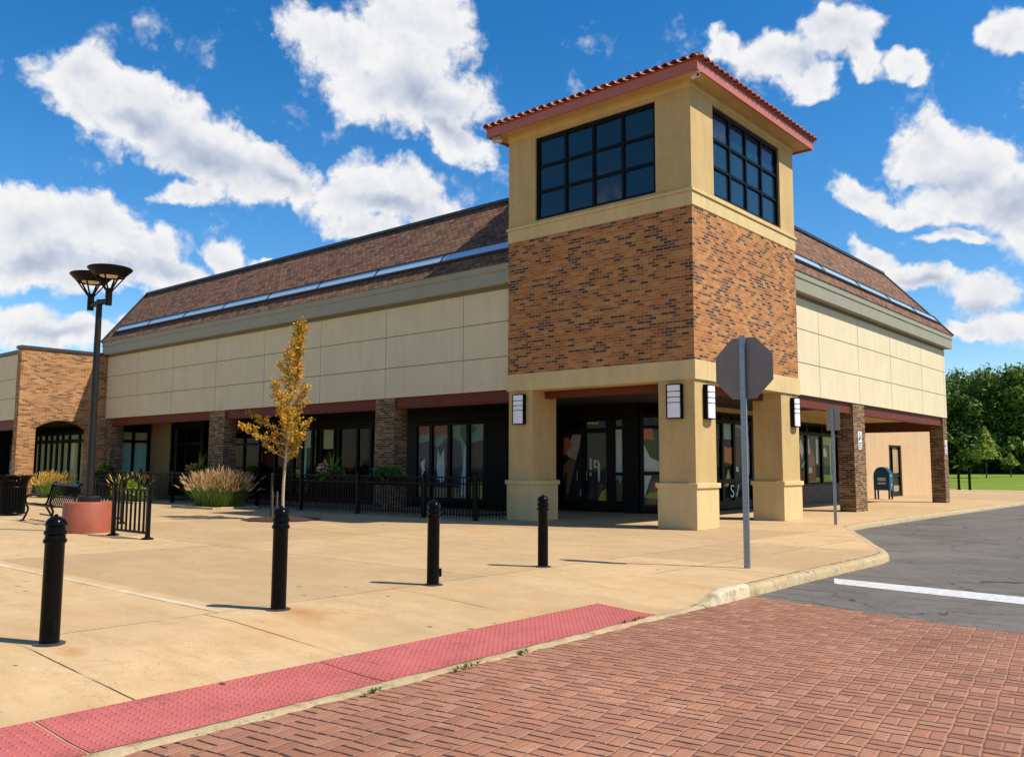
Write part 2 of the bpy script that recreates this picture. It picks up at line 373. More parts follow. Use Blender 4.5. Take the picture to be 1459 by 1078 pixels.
def towerglass():
    s = NT('tower_glass'); p = s.pos()
    s.set((0.006, 0.022, 0.034), 0.03, 0, 0.5); s.b.inputs['IOR'].default_value = 1.6
    s.bump(s.noise(p, 0.9, 2), 0.05, 0.03); M['tower_glass'] = s.m
towerglass()
def skylight():
    s = NT('strip_sky_glass'); p = s.pos()
    s.set((0.50, 0.66, 0.78), 0.22, 0.35, 0.6); s.bump(s.noise(p, 3, 2), 0.05, 0.02); M['strip_sky_glass'] = s.m  # pale blue base paints in the sky mirrored by the strip
skylight()

def concrete(name, base, joints=True):
    s = NT(name); p = s.pos(); x, y, z = s.xyz(p)
    a = s.noise(p, 0.35, 6, 0.65); b_ = s.noise(p, 2.4, 6, 0.7); c_ = s.noise(p, 45, 4, 0.7)
    f = s.math('MULTIPLY', s.mr(a, 0.3, 0.7, 0.86, 1.10), s.math('MULTIPLY', s.mr(b_, 0.28, 0.72, 0.90, 1.07), s.mr(c_, 0.25, 0.75, 0.88, 1.10)))
    n = s.n('ShaderNodeVectorMath', operation='SCALE'); n.inputs[0].default_value = base; s.put(n.inputs['Scale'], f)
    c = n.outputs[0]
    # orange clay staining in broad soft patches
    st = s.noise(p, 0.8, 5, 0.7)
    c = s.mix(s.mr(st, 0.50, 0.70, 0, 0.55), c, (base[0] * 0.98, base[1] * 0.80, base[2] * 0.60))
    # chalky pale patches
    c = s.mix(s.mr(s.noise(p, 1.7, 5, 0.7), 0.62, 0.74, 0, 0.35), c, (0.62, 0.54, 0.40))
    # dark chewing gum and grit spots
    vo = s.n('ShaderNodeTexVoronoi'); s.put(vo.inputs['Vector'], p); vo.inputs['Scale'].default_value = 2.3
    gum = s.math('MULTIPLY', s.math('LESS_THAN', vo.outputs['Distance'], 0.075), s.math('GREATER_THAN', s.xyz(vo.outputs['Color'])[0], 0.50))
    vo2 = s.n('ShaderNodeTexVoronoi'); s.put(vo2.inputs['Vector'], p); vo2.inputs['Scale'].default_value = 9
    grit = s.math('MULTIPLY', s.math('LESS_THAN', vo2.outputs['Distance'], 0.10), s.math('GREATER_THAN', s.xyz(vo2.outputs['Color'])[1], 0.68))
    c = s.mix(s.math('MULTIPLY', s.math('MAXIMUM', gum, s.math('MULTIPLY', grit, 0.6)), 0.75), c, (0.05, 0.035, 0.025))
    h = c_
    if joints:
        slab = s.n('ShaderNodeTexWhiteNoise'); s.put(slab.inputs['Vector'], s.comb(s.math('FLOOR', s.math('DIVIDE', s.math('SUBTRACT', x, 2.05), 6.65)), s.math('FLOOR', s.math('DIVIDE', s.math('ADD', y, 9.45), 3.6)), 0.5))
        n_ = s.n('ShaderNodeVectorMath', operation='SCALE'); s.put(n_.inputs[0], c); s.put(n_.inputs['Scale'], s.mr(slab.outputs['Value'], 0, 1, 0.84, 1.06)); c = n_.outputs[0]
        # sweeping rubbed marks
        sw = s.noise(s.comb(s.math('MULTIPLY', x, .5), s.math('MULTIPLY', y, 1.7), 0), 1.6, 7, .7)
        c = s.mix(s.mr(sw, 0.48, 0.66, 0, 0.50), c, (base[0] * .72, base[1] * .66, base[2] * .58))
        ck = s.noise(s.comb(s.math('MULTIPLY', x, .9), y, 5.5), 0.55, 8, .72)
        c = s.mix(s.math('MULTIPLY', s.mr(s.math('ABSOLUTE', s.math('SUBTRACT', ck, 0.5)), 0.0, 0.0022, 0.7, 0), s.mr(s.noise(p, .35, 2), .5, .56)), c, (0.10, 0.06, 0.03))
        wob = s.math('MULTIPLY', s.math('SUBTRACT', s.noise(p, 6, 3), 0.5), 0.014)
        def line(v, at, w=0.009): return s.math('LESS_THAN', s.math('ABSOLUTE', s.math('ADD', s.math('SUBTRACT', v, at), wob)), w)
        west = s.math('LESS_THAN', x, 2.05); east = s.math('SUBTRACT', 1, west)
        js = line(x, 2.05)
        for at in (-23.4, -20.1, -16.75, -13.3, -9.45, -6.1, -2.7): js = s.math('MAXIMUM', js, s.math('MULTIPLY', line(y, at), west))
        for at in (-19.2, -15.2, -13.45, -11.05, -6.5, -4.0, 0.6, 4.4, 8, 12, 16, 20, 24, 28, 32, 36, 40, 44): js = s.math('MAXIMUM', js, s.math('MULTIPLY', line(y, at), east))
        for at in (-4.6, -11.2, -17.8, -24.4, -31): js = s.math('MAXIMUM', js, line(x, at, 0.008))
        js = s.math('MAXIMUM', js, s.math('MULTIPLY', line(x, 3.55), s.math('GREATER_THAN', y, -7.6)))
        brk = s.mr(s.noise(p, 1.1, 3), 0.36, 0.5, 0.15, 1)
        c = s.mix(s.math('MULTIPLY', js, s.math('MULTIPLY', brk, 0.95)), c, (0.07, 0.045, 0.025))
        halo = s.math('LESS_THAN', s.math('ABSOLUTE', s.math('SUBTRACT', y, -13.24)), 0.05)
        halo = s.math('MULTIPLY', s.math('MULTIPLY', halo, west), s.mr(s.noise(p, 1.3, 4), 0.40, 0.6, 0, 0.55))
        c = s.mix(halo, c, (0.66, 0.60, 0.46))
        h = s.math('SUBTRACT', c_, s.math('MULTIPLY', js, 2.5))
        # rust run from the feet of the two nearest bollards
        for (rx, ry, rr) in ((2.62, -12.72, 0.75), (2.75, -14.98, 0.45)):
            dd = s.math('SQRT', s.math('ADD', s.math('POWER', s.math('SUBTRACT', x, rx), 2), s.math('POWER', s.math('MULTIPLY', s.math('SUBTRACT', y, ry), 2.0), 2)))
            k = s.math('MULTIPLY', s.mr(s.math('ADD', dd, s.math('MULTIPLY', s.noise(p, 5, 4), 0.35)), 0.12, rr, 1, 0), 0.75, clamp=True)
            c = s.mix(k, c, (0.36, 0.14, 0.03))
    s.set(c, 0.88, 0, 0.25); s.bump(h, 0.25, 0.006); M[name] = s.m
concrete('plaza_concrete', (0.505, 0.345, 0.176))
concrete('kerb_concrete', (0.44, 0.335, 0.19), False)
def kerbx():
    m = M['kerb_concrete']; t = m.node_tree; b = [n for n in t.nodes if n.type == 'BSDF_PRINCIPLED'][0]
    lk = b.inputs['Base Color'].links[0].from_socket
    nz = t.nodes.new('ShaderNodeTexNoise'); nz.inputs['Scale'].default_value = 7; nz.inputs['Detail'].default_value = 7; nz.inputs['Roughness'].default_value = .78
    ge = t.nodes.new('ShaderNodeNewGeometry'); t.links.new(ge.outputs['Position'], nz.inputs['Vector'])
    mr = t.nodes.new('ShaderNodeMapRange'); t.links.new(nz.outputs['Fac'], mr.inputs[0]); mr.inputs[1].default_value = .50; mr.inputs[2].default_value = .68; mr.inputs[4].default_value = .75
    mx = t.nodes.new('ShaderNodeMix'); mx.data_type = 'RGBA'; t.links.new(mr.outputs[0], mx.inputs['Factor']); t.links.new(lk, mx.inputs['A']); mx.inputs['B'].default_value = (.16, .115, .065, 1)
    t.links.new(mx.outputs['Result'], b.inputs['Base Color'])
    bp = [n for n in t.nodes if n.type == 'BUMP'][0]; t.links.new(nz.outputs['Fac'], bp.inputs['Height']); bp.inputs['Strength'].default_value = .6; bp.inputs['Distance'].default_value = .03
kerbx()

def asphalt():
    s = NT('asphalt_grey'); p = s.pos()
    f = s.math('MULTIPLY', s.mr(s.noise(p, 0.30, 6, .65), 0.3, 0.7, 0.78, 1.22), s.math('MULTIPLY', s.mr(s.noise(p, 120, 3), 0.25, 0.75, 0.72, 1.3), s.mr(s.noise(p, 2.0, 6, .7), 0.3, 0.7, 0.85, 1.15)))
    n = s.n('ShaderNodeVectorMath', operation='SCALE'); n.inputs[0].default_value = (0.128, 0.112, 0.095); s.put(n.inputs['Scale'], f)
    x, y, z = s.xyz(p)
    crack = s.noise(s.comb(s.math('MULTIPLY', x, .35), s.math('MULTIPLY', y, 1.4), 0), 1.2, 7, .7)
    k = s.mr(s.math('ABSOLUTE', s.math('SUBTRACT', crack, 0.5)), 0.0, 0.012, 0.65, 0)
    c = s.mix(k, n.outputs[0], (0.03, 0.027, 0.025))
    pt = s.noise(s.comb(s.math('MULTIPLY', x, .5), s.math('MULTIPLY', y, .9), 2.0), 0.9, 6, .7)
    c = s.mix(s.mr(pt, 0.53, 0.60, 0, 0.45), c, (0.060, 0.054, 0.048))
    c = s.mix(s.mr(s.noise(p, 1.1, 6, .75), 0.56, 0.70, 0, 0.5), c, (0.20, 0.175, 0.145))
    vo = s.n('ShaderNodeTexVoronoi', feature='DISTANCE_TO_EDGE'); s.put(vo.inputs['Vector'], s.comb(s.math('ADD', x, s.math('MULTIPLY', s.noise(p, 1.5, 4), 1.4)), y, 0)); vo.inputs['Scale'].default_value = 0.42
    k2 = s.math('MULTIPLY', s.math('LESS_THAN', vo.outputs['Distance'], 0.006), s.mr(s.noise(p, .5, 2), .42, .5))
    c = s.mix(s.math('MULTIPLY', k2, .8), c, (0.02, 0.018, 0.016))
    s.set(c, 0.9, 0, 0.3); s.bump(s.noise(p, 90, 3), 0.5, 0.01); M['asphalt_grey'] = s.m
asphalt()

def paver():
    s = NT('brick_paver'); p = s.pos(); x, y, z = s.xyz(p)
    wob = s.math('MULTIPLY', s.math('SUBTRACT', s.noise(p, 3.2, 3), 0.5), 0.05)
    wob2 = s.math('MULTIPLY', s.math('SUBTRACT', s.noise(s.comb(y, x, 3.3), 3.2, 3), 0.5), 0.05)
    S = 0.190
    a, bb = R(-8), 0
    xr = s.math('ADD', s.math('SUBTRACT', s.math('MULTIPLY', x, math.cos(a)), s.math('MULTIPLY', y, math.sin(a))), wob)
    yr = s.math('ADD', s.math('ADD', s.math('MULTIPLY', x, math.sin(a)), s.math('MULTIPLY', y, math.cos(a))), wob2)
    u = s.math('DIVIDE', xr, S); v = s.math('DIVIDE', yr, S)
    iu = s.math('FLOOR', u); iv = s.math('FLOOR', v); fu = s.math('SUBTRACT', u, iu); fv = s.math('SUBTRACT', v, iv)
    par = s.math('MODULO', s.math('ADD', s.math('ADD', iu, iv), 1000), 2.0)
    par = s.math('GREATER_THAN', par, 0.5)
    w = s.math('ADD', s.math('MULTIPLY', fu, par), s.math('MULTIPLY', fv, s.math('SUBTRACT', 1, par)))   # coordinate across the pair
    half = s.math('GREATER_THAN', w, 0.5)
    def edge(t): return s.math('MINIMUM', t, s.math('SUBTRACT', 1.0, t))
    e1 = s.math('MINIMUM', edge(fu), edge(fv)); e2 = s.math('ABSOLUTE', s.math('SUBTRACT', w, 0.5))
    ed = s.math('MINIMUM', e1, e2)
    wn_ = s.n('ShaderNodeTexWhiteNoise'); s.put(wn_.inputs['Vector'], s.comb(s.math('ADD', iu, 0.5), s.math('ADD', iv, 0.5), s.math('ADD', half, 0.5)))
    rnd = wn_.outputs['Value']
    c = s.ramp(rnd, [(0, (0.330, 0.142, 0.076)), (0.25, (0.360, 0.162, 0.090)), (0.5, (0.300, 0.124, 0.069)), (0.75, (0.385, 0.184, 0.106)), (0.9, (0.31, 0.142, 0.084)), (1, (0.255, 0.108, 0.065))])
    c = s.mix(s.mr(s.noise(p, 25, 5, .7), 0.35, 0.7, 0, 0.45), c, (0.22, 0.10, 0.07))
    c = s.mix(s.mr(s.noise(p, 3.0, 6, .75), 0.56, 0.72, 0, 0.5), c, (0.50, 0.29, 0.18))
    c = s.mix(s.mr(s.noise(p, 1.3, 6, .75), 0.56, 0.70, 0, 0.45), c, (0.13, 0.065, 0.045))
    big = s.mr(s.noise(p, 0.5, 4), 0.3, 0.7, 0.86, 1.12)
    n = s.n('ShaderNodeVectorMath', operation='SCALE'); s.put(n.inputs[0], c); s.put(n.inputs['Scale'], big); c = n.outputs[0]
    # joints that run one way are pale, the other way wider and dark
    alongx = s.math('LESS_THAN', s.math('MINIMUM', edge(fv), s.math('ADD', e2, s.math('MULTIPLY', par, 9))), s.math('MINIMUM', edge(fu), s.math('ADD', e2, s.math('MULTIPLY', s.math('SUBTRACT', 1, par), 9))))
    jm = s.math('LESS_THAN', s.math('ADD', ed, s.math('MULTIPLY', s.math('SUBTRACT', s.noise(p, 7, 5, .7), 0.5), 0.13)), s.math('ADD', 0.012, s.math('MULTIPLY', alongx, 0.042)))
    jc = s.mix(alongx, (0.31, 0.18, 0.115), (0.024, 0.014, 0.011))
    c = s.mix(s.math('MULTIPLY', jm, 0.92), c, jc)
    s.set(c, 0.85, 0, 0.25)
    h = s.math('ADD', s.mr(ed, 0.0, 0.07, 0, 1, True), s.math('ADD', s.math('MULTIPLY', s.noise(p, 50, 4), 0.35), s.math('MULTIPLY', rnd, 0.35)))
    s.bump(h, 0.55, 0.010); M['brick_paver'] = s.m
paver()

def tact():
    s = NT('tactile_red'); p = s.pos()
    c = s.mix(s.mr(s.noise(p, 1.6, 6, .7), 0.3, 0.7, 0, 1), (0.47, 0.125, 0.110), (0.38, 0.092, 0.080))
    c = s.mix(s.mr(s.noise(p, 14, 6, .75), 0.55, 0.75, 0, 0.5), c, (0.56, 0.20, 0.18))
    c = s.mix(s.mr(s.noise(p, 5, 6, .75), 0.52, 0.72, 0, 0.7), c, (0.20, 0.065, 0.05))
    vo = s.n('ShaderNodeTexVoronoi'); s.put(vo.inputs['Vector'], p); vo.inputs['Scale'].default_value = 3.2
    c = s.mix(s.math('MULTIPLY', s.math('MULTIPLY', s.math('LESS_THAN', vo.outputs['Distance'], 0.09), s.math('GREATER_THAN', s.xyz(vo.outputs['Color'])[0], 0.6)), .85), c, (0.03, 0.02, 0.02))
    c = s.mix(s.mr(s.noise(p, 40, 4, .8), 0.52, 0.75, 0, 0.45), c, (0.24, 0.05, 0.045))
    s.set(c, 0.75, 0, 0.3); s.bump(s.noise(p, 90, 3), 0.25, 0.004); M['tactile_red'] = s.m
tact()
def roadpaint():
    s = NT('road_paint'); p = s.pos()
    c = s.mix(s.mr(s.noise(p, 11, 8, .8), 0.50, 0.66, 0, 0.8), (0.56, 0.55, 0.52), (0.22, 0.20, 0.18))
    s.set(c, 0.7); M['road_paint'] = s.m
roadpaint()
def grassm():
    s = NT('lawn_green'); p = s.pos(); x, y, z = s.xyz(p)
    a = s.noise(s.comb(s.math('MULTIPLY', x, .12), s.math('MULTIPLY', y, .5), 0), 1.0, 5)
    c = s.ramp(a, [(0.3, (0.115, 0.165, 0.010)), (0.5, (0.175, 0.240, 0.014)), (0.7, (0.25, 0.30, 0.025))])
    c = s.mix(s.mr(s.noise(p, 3, 6), 0.3, 0.7, 0, .5), c, (0.055, 0.115, 0.012))
    s.set(c, 0.9, 0, 0.2); s.bump(s.noise(p, 20, 3), 0.6, 0.05); M['lawn_green'] = s.m
grassm()
def leafm(name, stops, trans=0.3, zmix=None):
    s = NT(name); r = s.n('ShaderNodeNewGeometry').outputs['Random Per Island']; p = s.n('ShaderNodeTexCoord').outputs['Object']
    t = s.math('ADD', s.math('MULTIPLY', r, 0.55), s.math('MULTIPLY', s.mr(s.noise(p, zmix or 1.5, 3), 0.3, 0.7), 0.45))
    c = s.ramp(t, stops)
    s.set(c, 0.6, 0, 0.3)
    tl = s.n('ShaderNodeBsdfTranslucent'); s.put(tl.inputs[0], c)
    mx = s.n('ShaderNodeMixShader'); mx.inputs[0].default_value = trans; s.put(mx.inputs[1], s.b.outputs[0]); s.put(mx.inputs[2], tl.outputs[0])
    s.t.links.new(mx.outputs[0], s.out.inputs['Surface']); M[name] = s.m
leafm('leaf_autumn', [(0.08, (0.13, 0.14, 0.014)), (0.32, (0.38, 0.29, 0.025)), (0.52, (0.64, 0.38, 0.04)), (0.78, (0.74, 0.30, 0.042)), (1, (0.56, 0.18, 0.033))], 0.35, 3.5)
leafm('leaf_forest', [(0.05, (0.014, 0.036, 0.003)), (0.35, (0.040, 0.086, 0.006)), (0.62, (0.100, 0.165, 0.011)), (1, (0.21, 0.265, 0.024))], 0.2, 0.35)
leafm('leaf_bright', [(0.1, (0.10, 0.17, 0.012)), (0.5, (0.20, 0.27, 0.025)), (1, (0.34, 0.34, 0.04))], 0.3, 0.8)
leafm('blade_green', [(0, (0.05, 0.10, 0.012)), (0.5, (0.12, 0.19, 0.025)), (1, (0.26, 0.27, 0.06))], 0.3)
leafm('plume_tan', [(0, (0.42, 0.25, 0.10)), (0.5, (0.58, 0.38, 0.18)), (1, (0.66, 0.50, 0.28))], 0.3)
leafm('plume_gold', [(0, (0.50, 0.28, 0.04)), (0.5, (0.64, 0.40, 0.07)), (1, (0.70, 0.50, 0.14))], 0.3)
leafm('leaf_hedge', [(0, (0.08, 0.14, 0.012)), (0.5, (0.20, 0.27, 0.02)), (1, (0.34, 0.38, 0.04))], 0.3)
leafm('leaf_pot', [(0, (0.02, 0.06, 0.008)), (0.6, (0.05, 0.13, 0.015)), (1, (0.12, 0.20, 0.03))], 0.3)
leafm('petal_orange', [(0, (0.62, 0.15, 0.03)), (1, (0.75, 0.34, 0.05))], 0.3)
leafm('petal_pink', [(0, (0.55, 0.25, 0.22)), (1, (0.75, 0.55, 0.45))], 0.3)

# ------------------------------------------------------------------ mesh helpers
class MB:
    def __init__(s): s.v = []; s.f = []
    def add(s, vs, fs):
        o = len(s.v); s.v += [tuple(v) for v in vs]; s.f += [tuple(i + o for i in f) for f in fs]; return s
    def box(s, x0, x1, y0, y1, z0, z1):
        return s.add([(x0, y0, z0), (x1, y0, z0), (x1, y1, z0), (x0, y1, z0), (x0, y0, z1), (x1, y0, z1), (x1, y1, z1), (x0, y1, z1)],
                     [(0, 3, 2, 1), (4, 5, 6, 7), (0, 1, 5, 4), (1, 2, 6, 5), (2, 3, 7, 6), (3, 0, 4, 7)])
    def obox(s, c, ex, ey, ez):
        c, ex, ey, ez = Vector(c), Vector(ex), Vector(ey), Vector(ez)
        P = [c + sx * ex + sy * ey + sz * ez for sz in (-1, 1) for sx, sy in ((-1, -1), (1, -1), (1, 1), (-1, 1))]
        return s.add(P, [(0, 3, 2, 1), (4, 5, 6, 7), (0, 1, 5, 4), (1, 2, 6, 5), (2, 3, 7, 6), (3, 0, 4, 7)])
    def bar(s, a, b, w, h, up=(0, 0, 1)):
        a, b = Vector(a), Vector(b); d = b - a; up = Vector(up)
        sd = d.cross(up)
        if sd.length < 1e-6: sd = d.cross(Vector((1, 0, 0)))
        sd.normalize(); u = sd.cross(d).normalized()
        return s.obox((a + b) / 2, d / 2, sd * w / 2, u * h / 2)
    def tube(s, path, r, n=10, cap=True, flat=None):
        path = [Vector(p) for p in path]; k = len(path); rs = r if isinstance(r, (list, tuple)) else [r] * k
        vs, fs = [], []
        up = None
        for i, p in enumerate(path):
            t = (path[min(i + 1, k - 1)] - path[max(i - 1, 0)]).normalized()
            if up is None: up = Vector((0, 0, 1)) if abs(t.z) < .9 else Vector((1, 0, 0))
            a = t.cross(up).normalized(); b = a.cross(t).normalized(); up = b
            for j in range(n):
                an = 2 * math.pi * j / n
                vs.append(p + rs[i] * (a * math.cos(an) + b * math.sin(an) * (flat or 1)))
        for i in range(k - 1):
            for j in range(n):
                fs.append((i * n + j, i * n + (j + 1) % n, (i + 1) * n + (j + 1) % n, (i + 1) * n + j))
        if cap: fs += [tuple(range(n))[::-1], tuple((k - 1) * n + j for j in range(n))]
        return s.add(vs, fs)
    def lathe(s, prof, c=(0, 0, 0), n=32, cap=True):
        vs, fs = [], []; k = len(prof)
        for r, z in prof:
            for j in range(n):
                an = 2 * math.pi * j / n; vs.append((c[0] + r * math.cos(an), c[1] + r * math.sin(an), c[2] + z))
        for i in range(k - 1):
            for j in range(n): fs.append((i * n + j, i * n + (j + 1) % n, (i + 1) * n + (j + 1) % n, (i + 1) * n + j))
        if cap: fs += [tuple(range(n))[::-1], tuple((k - 1) * n + j for j in range(n))]
        return s.add(vs, fs)
    def prism(s, poly, o, ex, ey, dep):
        """polygon in the plane o + u*ex + v*ey, thickness dep (vector)"""
        o, ex, ey, dep = Vector(o), Vector(ex), Vector(ey), Vector(dep); n = len(poly)
        a = [o + u * ex + v * ey for u, v in poly]; b = [p + dep for p in a]
        return s.add(a + b, [tuple(range(n)), tuple(range(2 * n - 1, n - 1, -1))] + [(i, n + i, n + (i + 1) % n, (i + 1) % n) for i in range(n)])
    def build(s, name, mat, parent=None, smooth=False, bev=0.0, at=None):
        me = bpy.data.meshes.new(name); me.from_pydata(s.v, [], s.f)
        bm = bmesh.new(); bm.from_mesh(me); bmesh.ops.recalc_face_normals(bm, faces=bm.faces)
        if smooth:
            for f in bm.faces: f.smooth = True
            for e in bm.edges:
                if len(e.link_faces) == 2 and e.calc_face_angle(0) > R(40): e.smooth = False
        bm.to_mesh(me); bm.free()
        me.materials.append(M[mat] if isinstance(mat, str) else mat)
        o = bpy.data.objects.new(name, me); col.objects.link(o)
        if parent: o.parent = parent
        if at: o.location = at
        if bev:
            b = o.modifiers.new('bevel', 'BEVEL'); b.width = bev; b.segments = 2; b.limit_method = 'ANGLE'; b.angle_limit = R(40)
        return o
def tag(o, label, cat, group=None, kind=None):
    if label: o['label'] = label
    if cat: o['category'] = cat
    if group: o['group'] = group
    if kind: o['kind'] = kind
    return o
def thing(name, label, cat, loc=(0, 0, 0), rz=0, group=None):
    o = bpy.data.objects.new(name, None); col.objects.link(o); o.location = loc; o.rotation_euler = (0, 0, rz); o.empty_display_size = 0.2
    return tag(o, label, cat, group)
def struct(o): o['kind'] = 'structure'; return o
KIDS = {}
def dup(root, loc, rz=None, label=None):
    def cp(o, par):
        c = o.copy(); col.objects.link(c); c.parent = par
        for ch in o.children: cp(ch, c)
        return c
    r = cp(root, None); r.location = loc
    if rz is not None: r.rotation_euler = (0, 0, rz)
    if label: r['label'] = label
    return r
def subdiv_text(body, size, mat, parent, mw, depth=0.004, name='lettering'):
    cu = bpy.data.curves.new(name, 'FONT'); cu.body = body; cu.size = size; cu.extrude = depth; cu.align_x = 'CENTER'; cu.align_y = 'CENTER'
    t = bpy.data.objects.new(name, cu); col.objects.link(t)
    dg = bpy.context.evaluated_depsgraph_get(); me = bpy.data.meshes.new_from_object(t.evaluated_get(dg))
    bpy.data.objects.remove(t)
    me.materials.clear(); me.materials.append(M[mat]); me.transform(mw)
    o = bpy.data.objects.new(name, me); col.objects.link(o); o.parent = parent
    return o

# ------------------------------------------------------------------ ground
def curb_x(y):      # outer (road side) edge of the kerb
    pts = [(-60, 5.18), (-15, 5.18), (-9, 5.10), (-6, 5.06), (-3.0, 5.06), (-2.4, 5.0), (-1.9, 4.80), (3.6, 2.18), (4.4, 1.98), (5.4, 1.90), (13, 1.80), (27, 1.86), (70, 1.95)]
    for (a, b), (c, d_) in zip(pts, pts[1:]):
        if a <= y <= c: return b + (d_ - b) * (y - a) / (c - a)
    return pts[-1][1]
def sm(t): t = max(0, min(1, t)); return t * t * (3 - 2 * t)
def ramp_z(x, y):
    k = sm((-7.7 - y) / 1.7)
    return -0.108 * k * max(0, min(1, (x - 2.5) / 2.3))
ys = sorted(set([-40, -35, -30, -26, -22, -19] + [-18 + .25 * i for i in range(0, 96)] + [6 + i for i in range(0, 43)] + [48.0]))
kerb_w = 0.16
def kw(y): return 0.16 - 0.05 * sm((-8.6 - y) / 0.6)
mb = MB(); nx = 30
xs_rel = None
rows = []
for y in ys:
    xe = curb_x(y) - kw(y) - 0.006
    xs = [-70, -45, -30, -15, -6, 0, 1.2, 1.9] + [1.9 + (xe - 1.9) * t / 22 for t in range(1, 23)]
    rows.append([(min(x, xe), y, ramp_z(x, y)) for x in xs])
nc = len(rows[0])
mb.add([p for r in rows for p in r], [(i * nc + j, i * nc + j + 1, (i + 1) * nc + j + 1, (i + 1) * nc + j) for i in range(len(rows) - 1) for j in range(nc - 1)])
struct(mb.build('plaza_pavement', 'plaza_concrete', smooth=True))
# kerb
mb = MB(); prof_rows = []
kys = sorted(set([-40, -30, -22] + [-18 + .1 * i for i in range(0, 260)] + [8 + i for i in range(41)]))
for i, y in enumerate(kys):
    xo = curb_x(y); xi = xo - kw(y)
    k = sm((-8.45 - y) / 0.75)
    top = -0.002 * (1 - k) - 0.104 * k
    if -9.0 < y < -8.0: top += 0.02 * math.sin((y + 9.0) * math.pi) - (0.03 if -8.08 < y < -8.0 else 0)
    jx = 0.008 * math.sin(y * 3.1) + 0.006 * math.sin(y * 11) + random.uniform(-.008, .008); top += random.uniform(-.006, .003)
    prof_rows.append([(xi, y, top), (xo - 0.05 + jx * .5, y, top + 0.001), (xo - 0.018 + jx, y, top - 0.014), (xo + jx, y, min(top - 0.02, -0.05 * (1 - k) - 0.112 * k)), (xo + 0.012, y, -0.2), (xi, y, -0.2)])
for i in range(len(prof_rows) - 1):
    mb.add(prof_rows[i] + prof_rows[i + 1], [(j, (j + 1) % 6, 6 + (j + 1) % 6, 6 + j) for j in range(6)])
ko = mb.build('kerb', 'kerb_concrete', smooth=True); struct(ko)
mb = MB(); rw_ = []
for i in range(22):
    t = i / 21; y = -9.05 + 1.12 * t; xo = curb_x(y) + .022; h = -0.095 + 0.118 * sm(t * 2.1) + random.uniform(-.006, .006); j = random.uniform(-.012, .012)
    rw_.append([(xo - .20 + j, y, h - .03), (xo - .15, y, h), (xo - .06 + j, y, h + .002), (xo - .015 + j, y, h - .022), (xo + j, y, (h - .2) / 2 - .03), (xo + .008, y, -.19), (xo - .20, y, -.19)])
for a_, b_ in zip(rw_, rw_[1:]): mb.add(a_ + b_, [(j, (j + 1) % 7, 7 + (j + 1) % 7, 7 + j) for j in range(7)])
mb.add(rw_[0], [tuple(range(7))]); mb.add(rw_[-1], [tuple(range(7))])
M['kerb_pale'] = M['kerb_concrete'].copy(); 
for n_ in M['kerb_pale'].node_tree.nodes:
    if n_.type == 'VECT_MATH' and n_.operation == 'SCALE' and not n_.inputs[0].is_linked: n_.inputs[0].default_value = (.60, .50, .34)
struct(mb.build('kerb_end', 'kerb_pale', smooth=True))
# asphalt, brick crossing, stop line
def sheet(name, poly, z, mat):
    m = MB(); m.add([(x, y, z) for x, y in poly], [tuple(range(len(poly)))]); return struct(m.build(name, mat))
sheet('ground', [(-900, -900), (900, -900), (900, 900), (-900, 900)], -0.22, 'lawn_green')
sheet('road', [(1.0, -300), (300, -300), (300, 160), (1.0, 160)], -0.130, 'asphalt_grey')
sheet('brick_crossing', [(5.0, -7.86), (12, -9.12), (45, -15), (45, -40), (5.0, -40)], -0.122, 'brick_paver')
sheet('road_stop_line', [(5.18, -5.42), (7.6, -5.62), (14, -6.2), (14, -6.86), (7.73, -6.28), (5.40, -5.99)], -0.126, 'road_paint')
# lawn rising gently to the wood
mb = MB(); LW = []
for yy, zz in ((48.0, -0.01), (58, 0.0), (80, 0.50), (110, 1.05), (150, 1.3), (260, 2.0)):
    LW.append([(-120, yy, zz), (-60, yy, zz), (-20, yy, zz), (20, yy, zz), (60, yy, zz), (160, yy, zz)])
mb.add([p for r in LW for p in r], [(i * 6 + j, i * 6 + j + 1, i * 6 + j + 7, i * 6 + j + 6) for i in range(5) for j in range(5)])
struct(mb.build('lawn', 'lawn_green'))
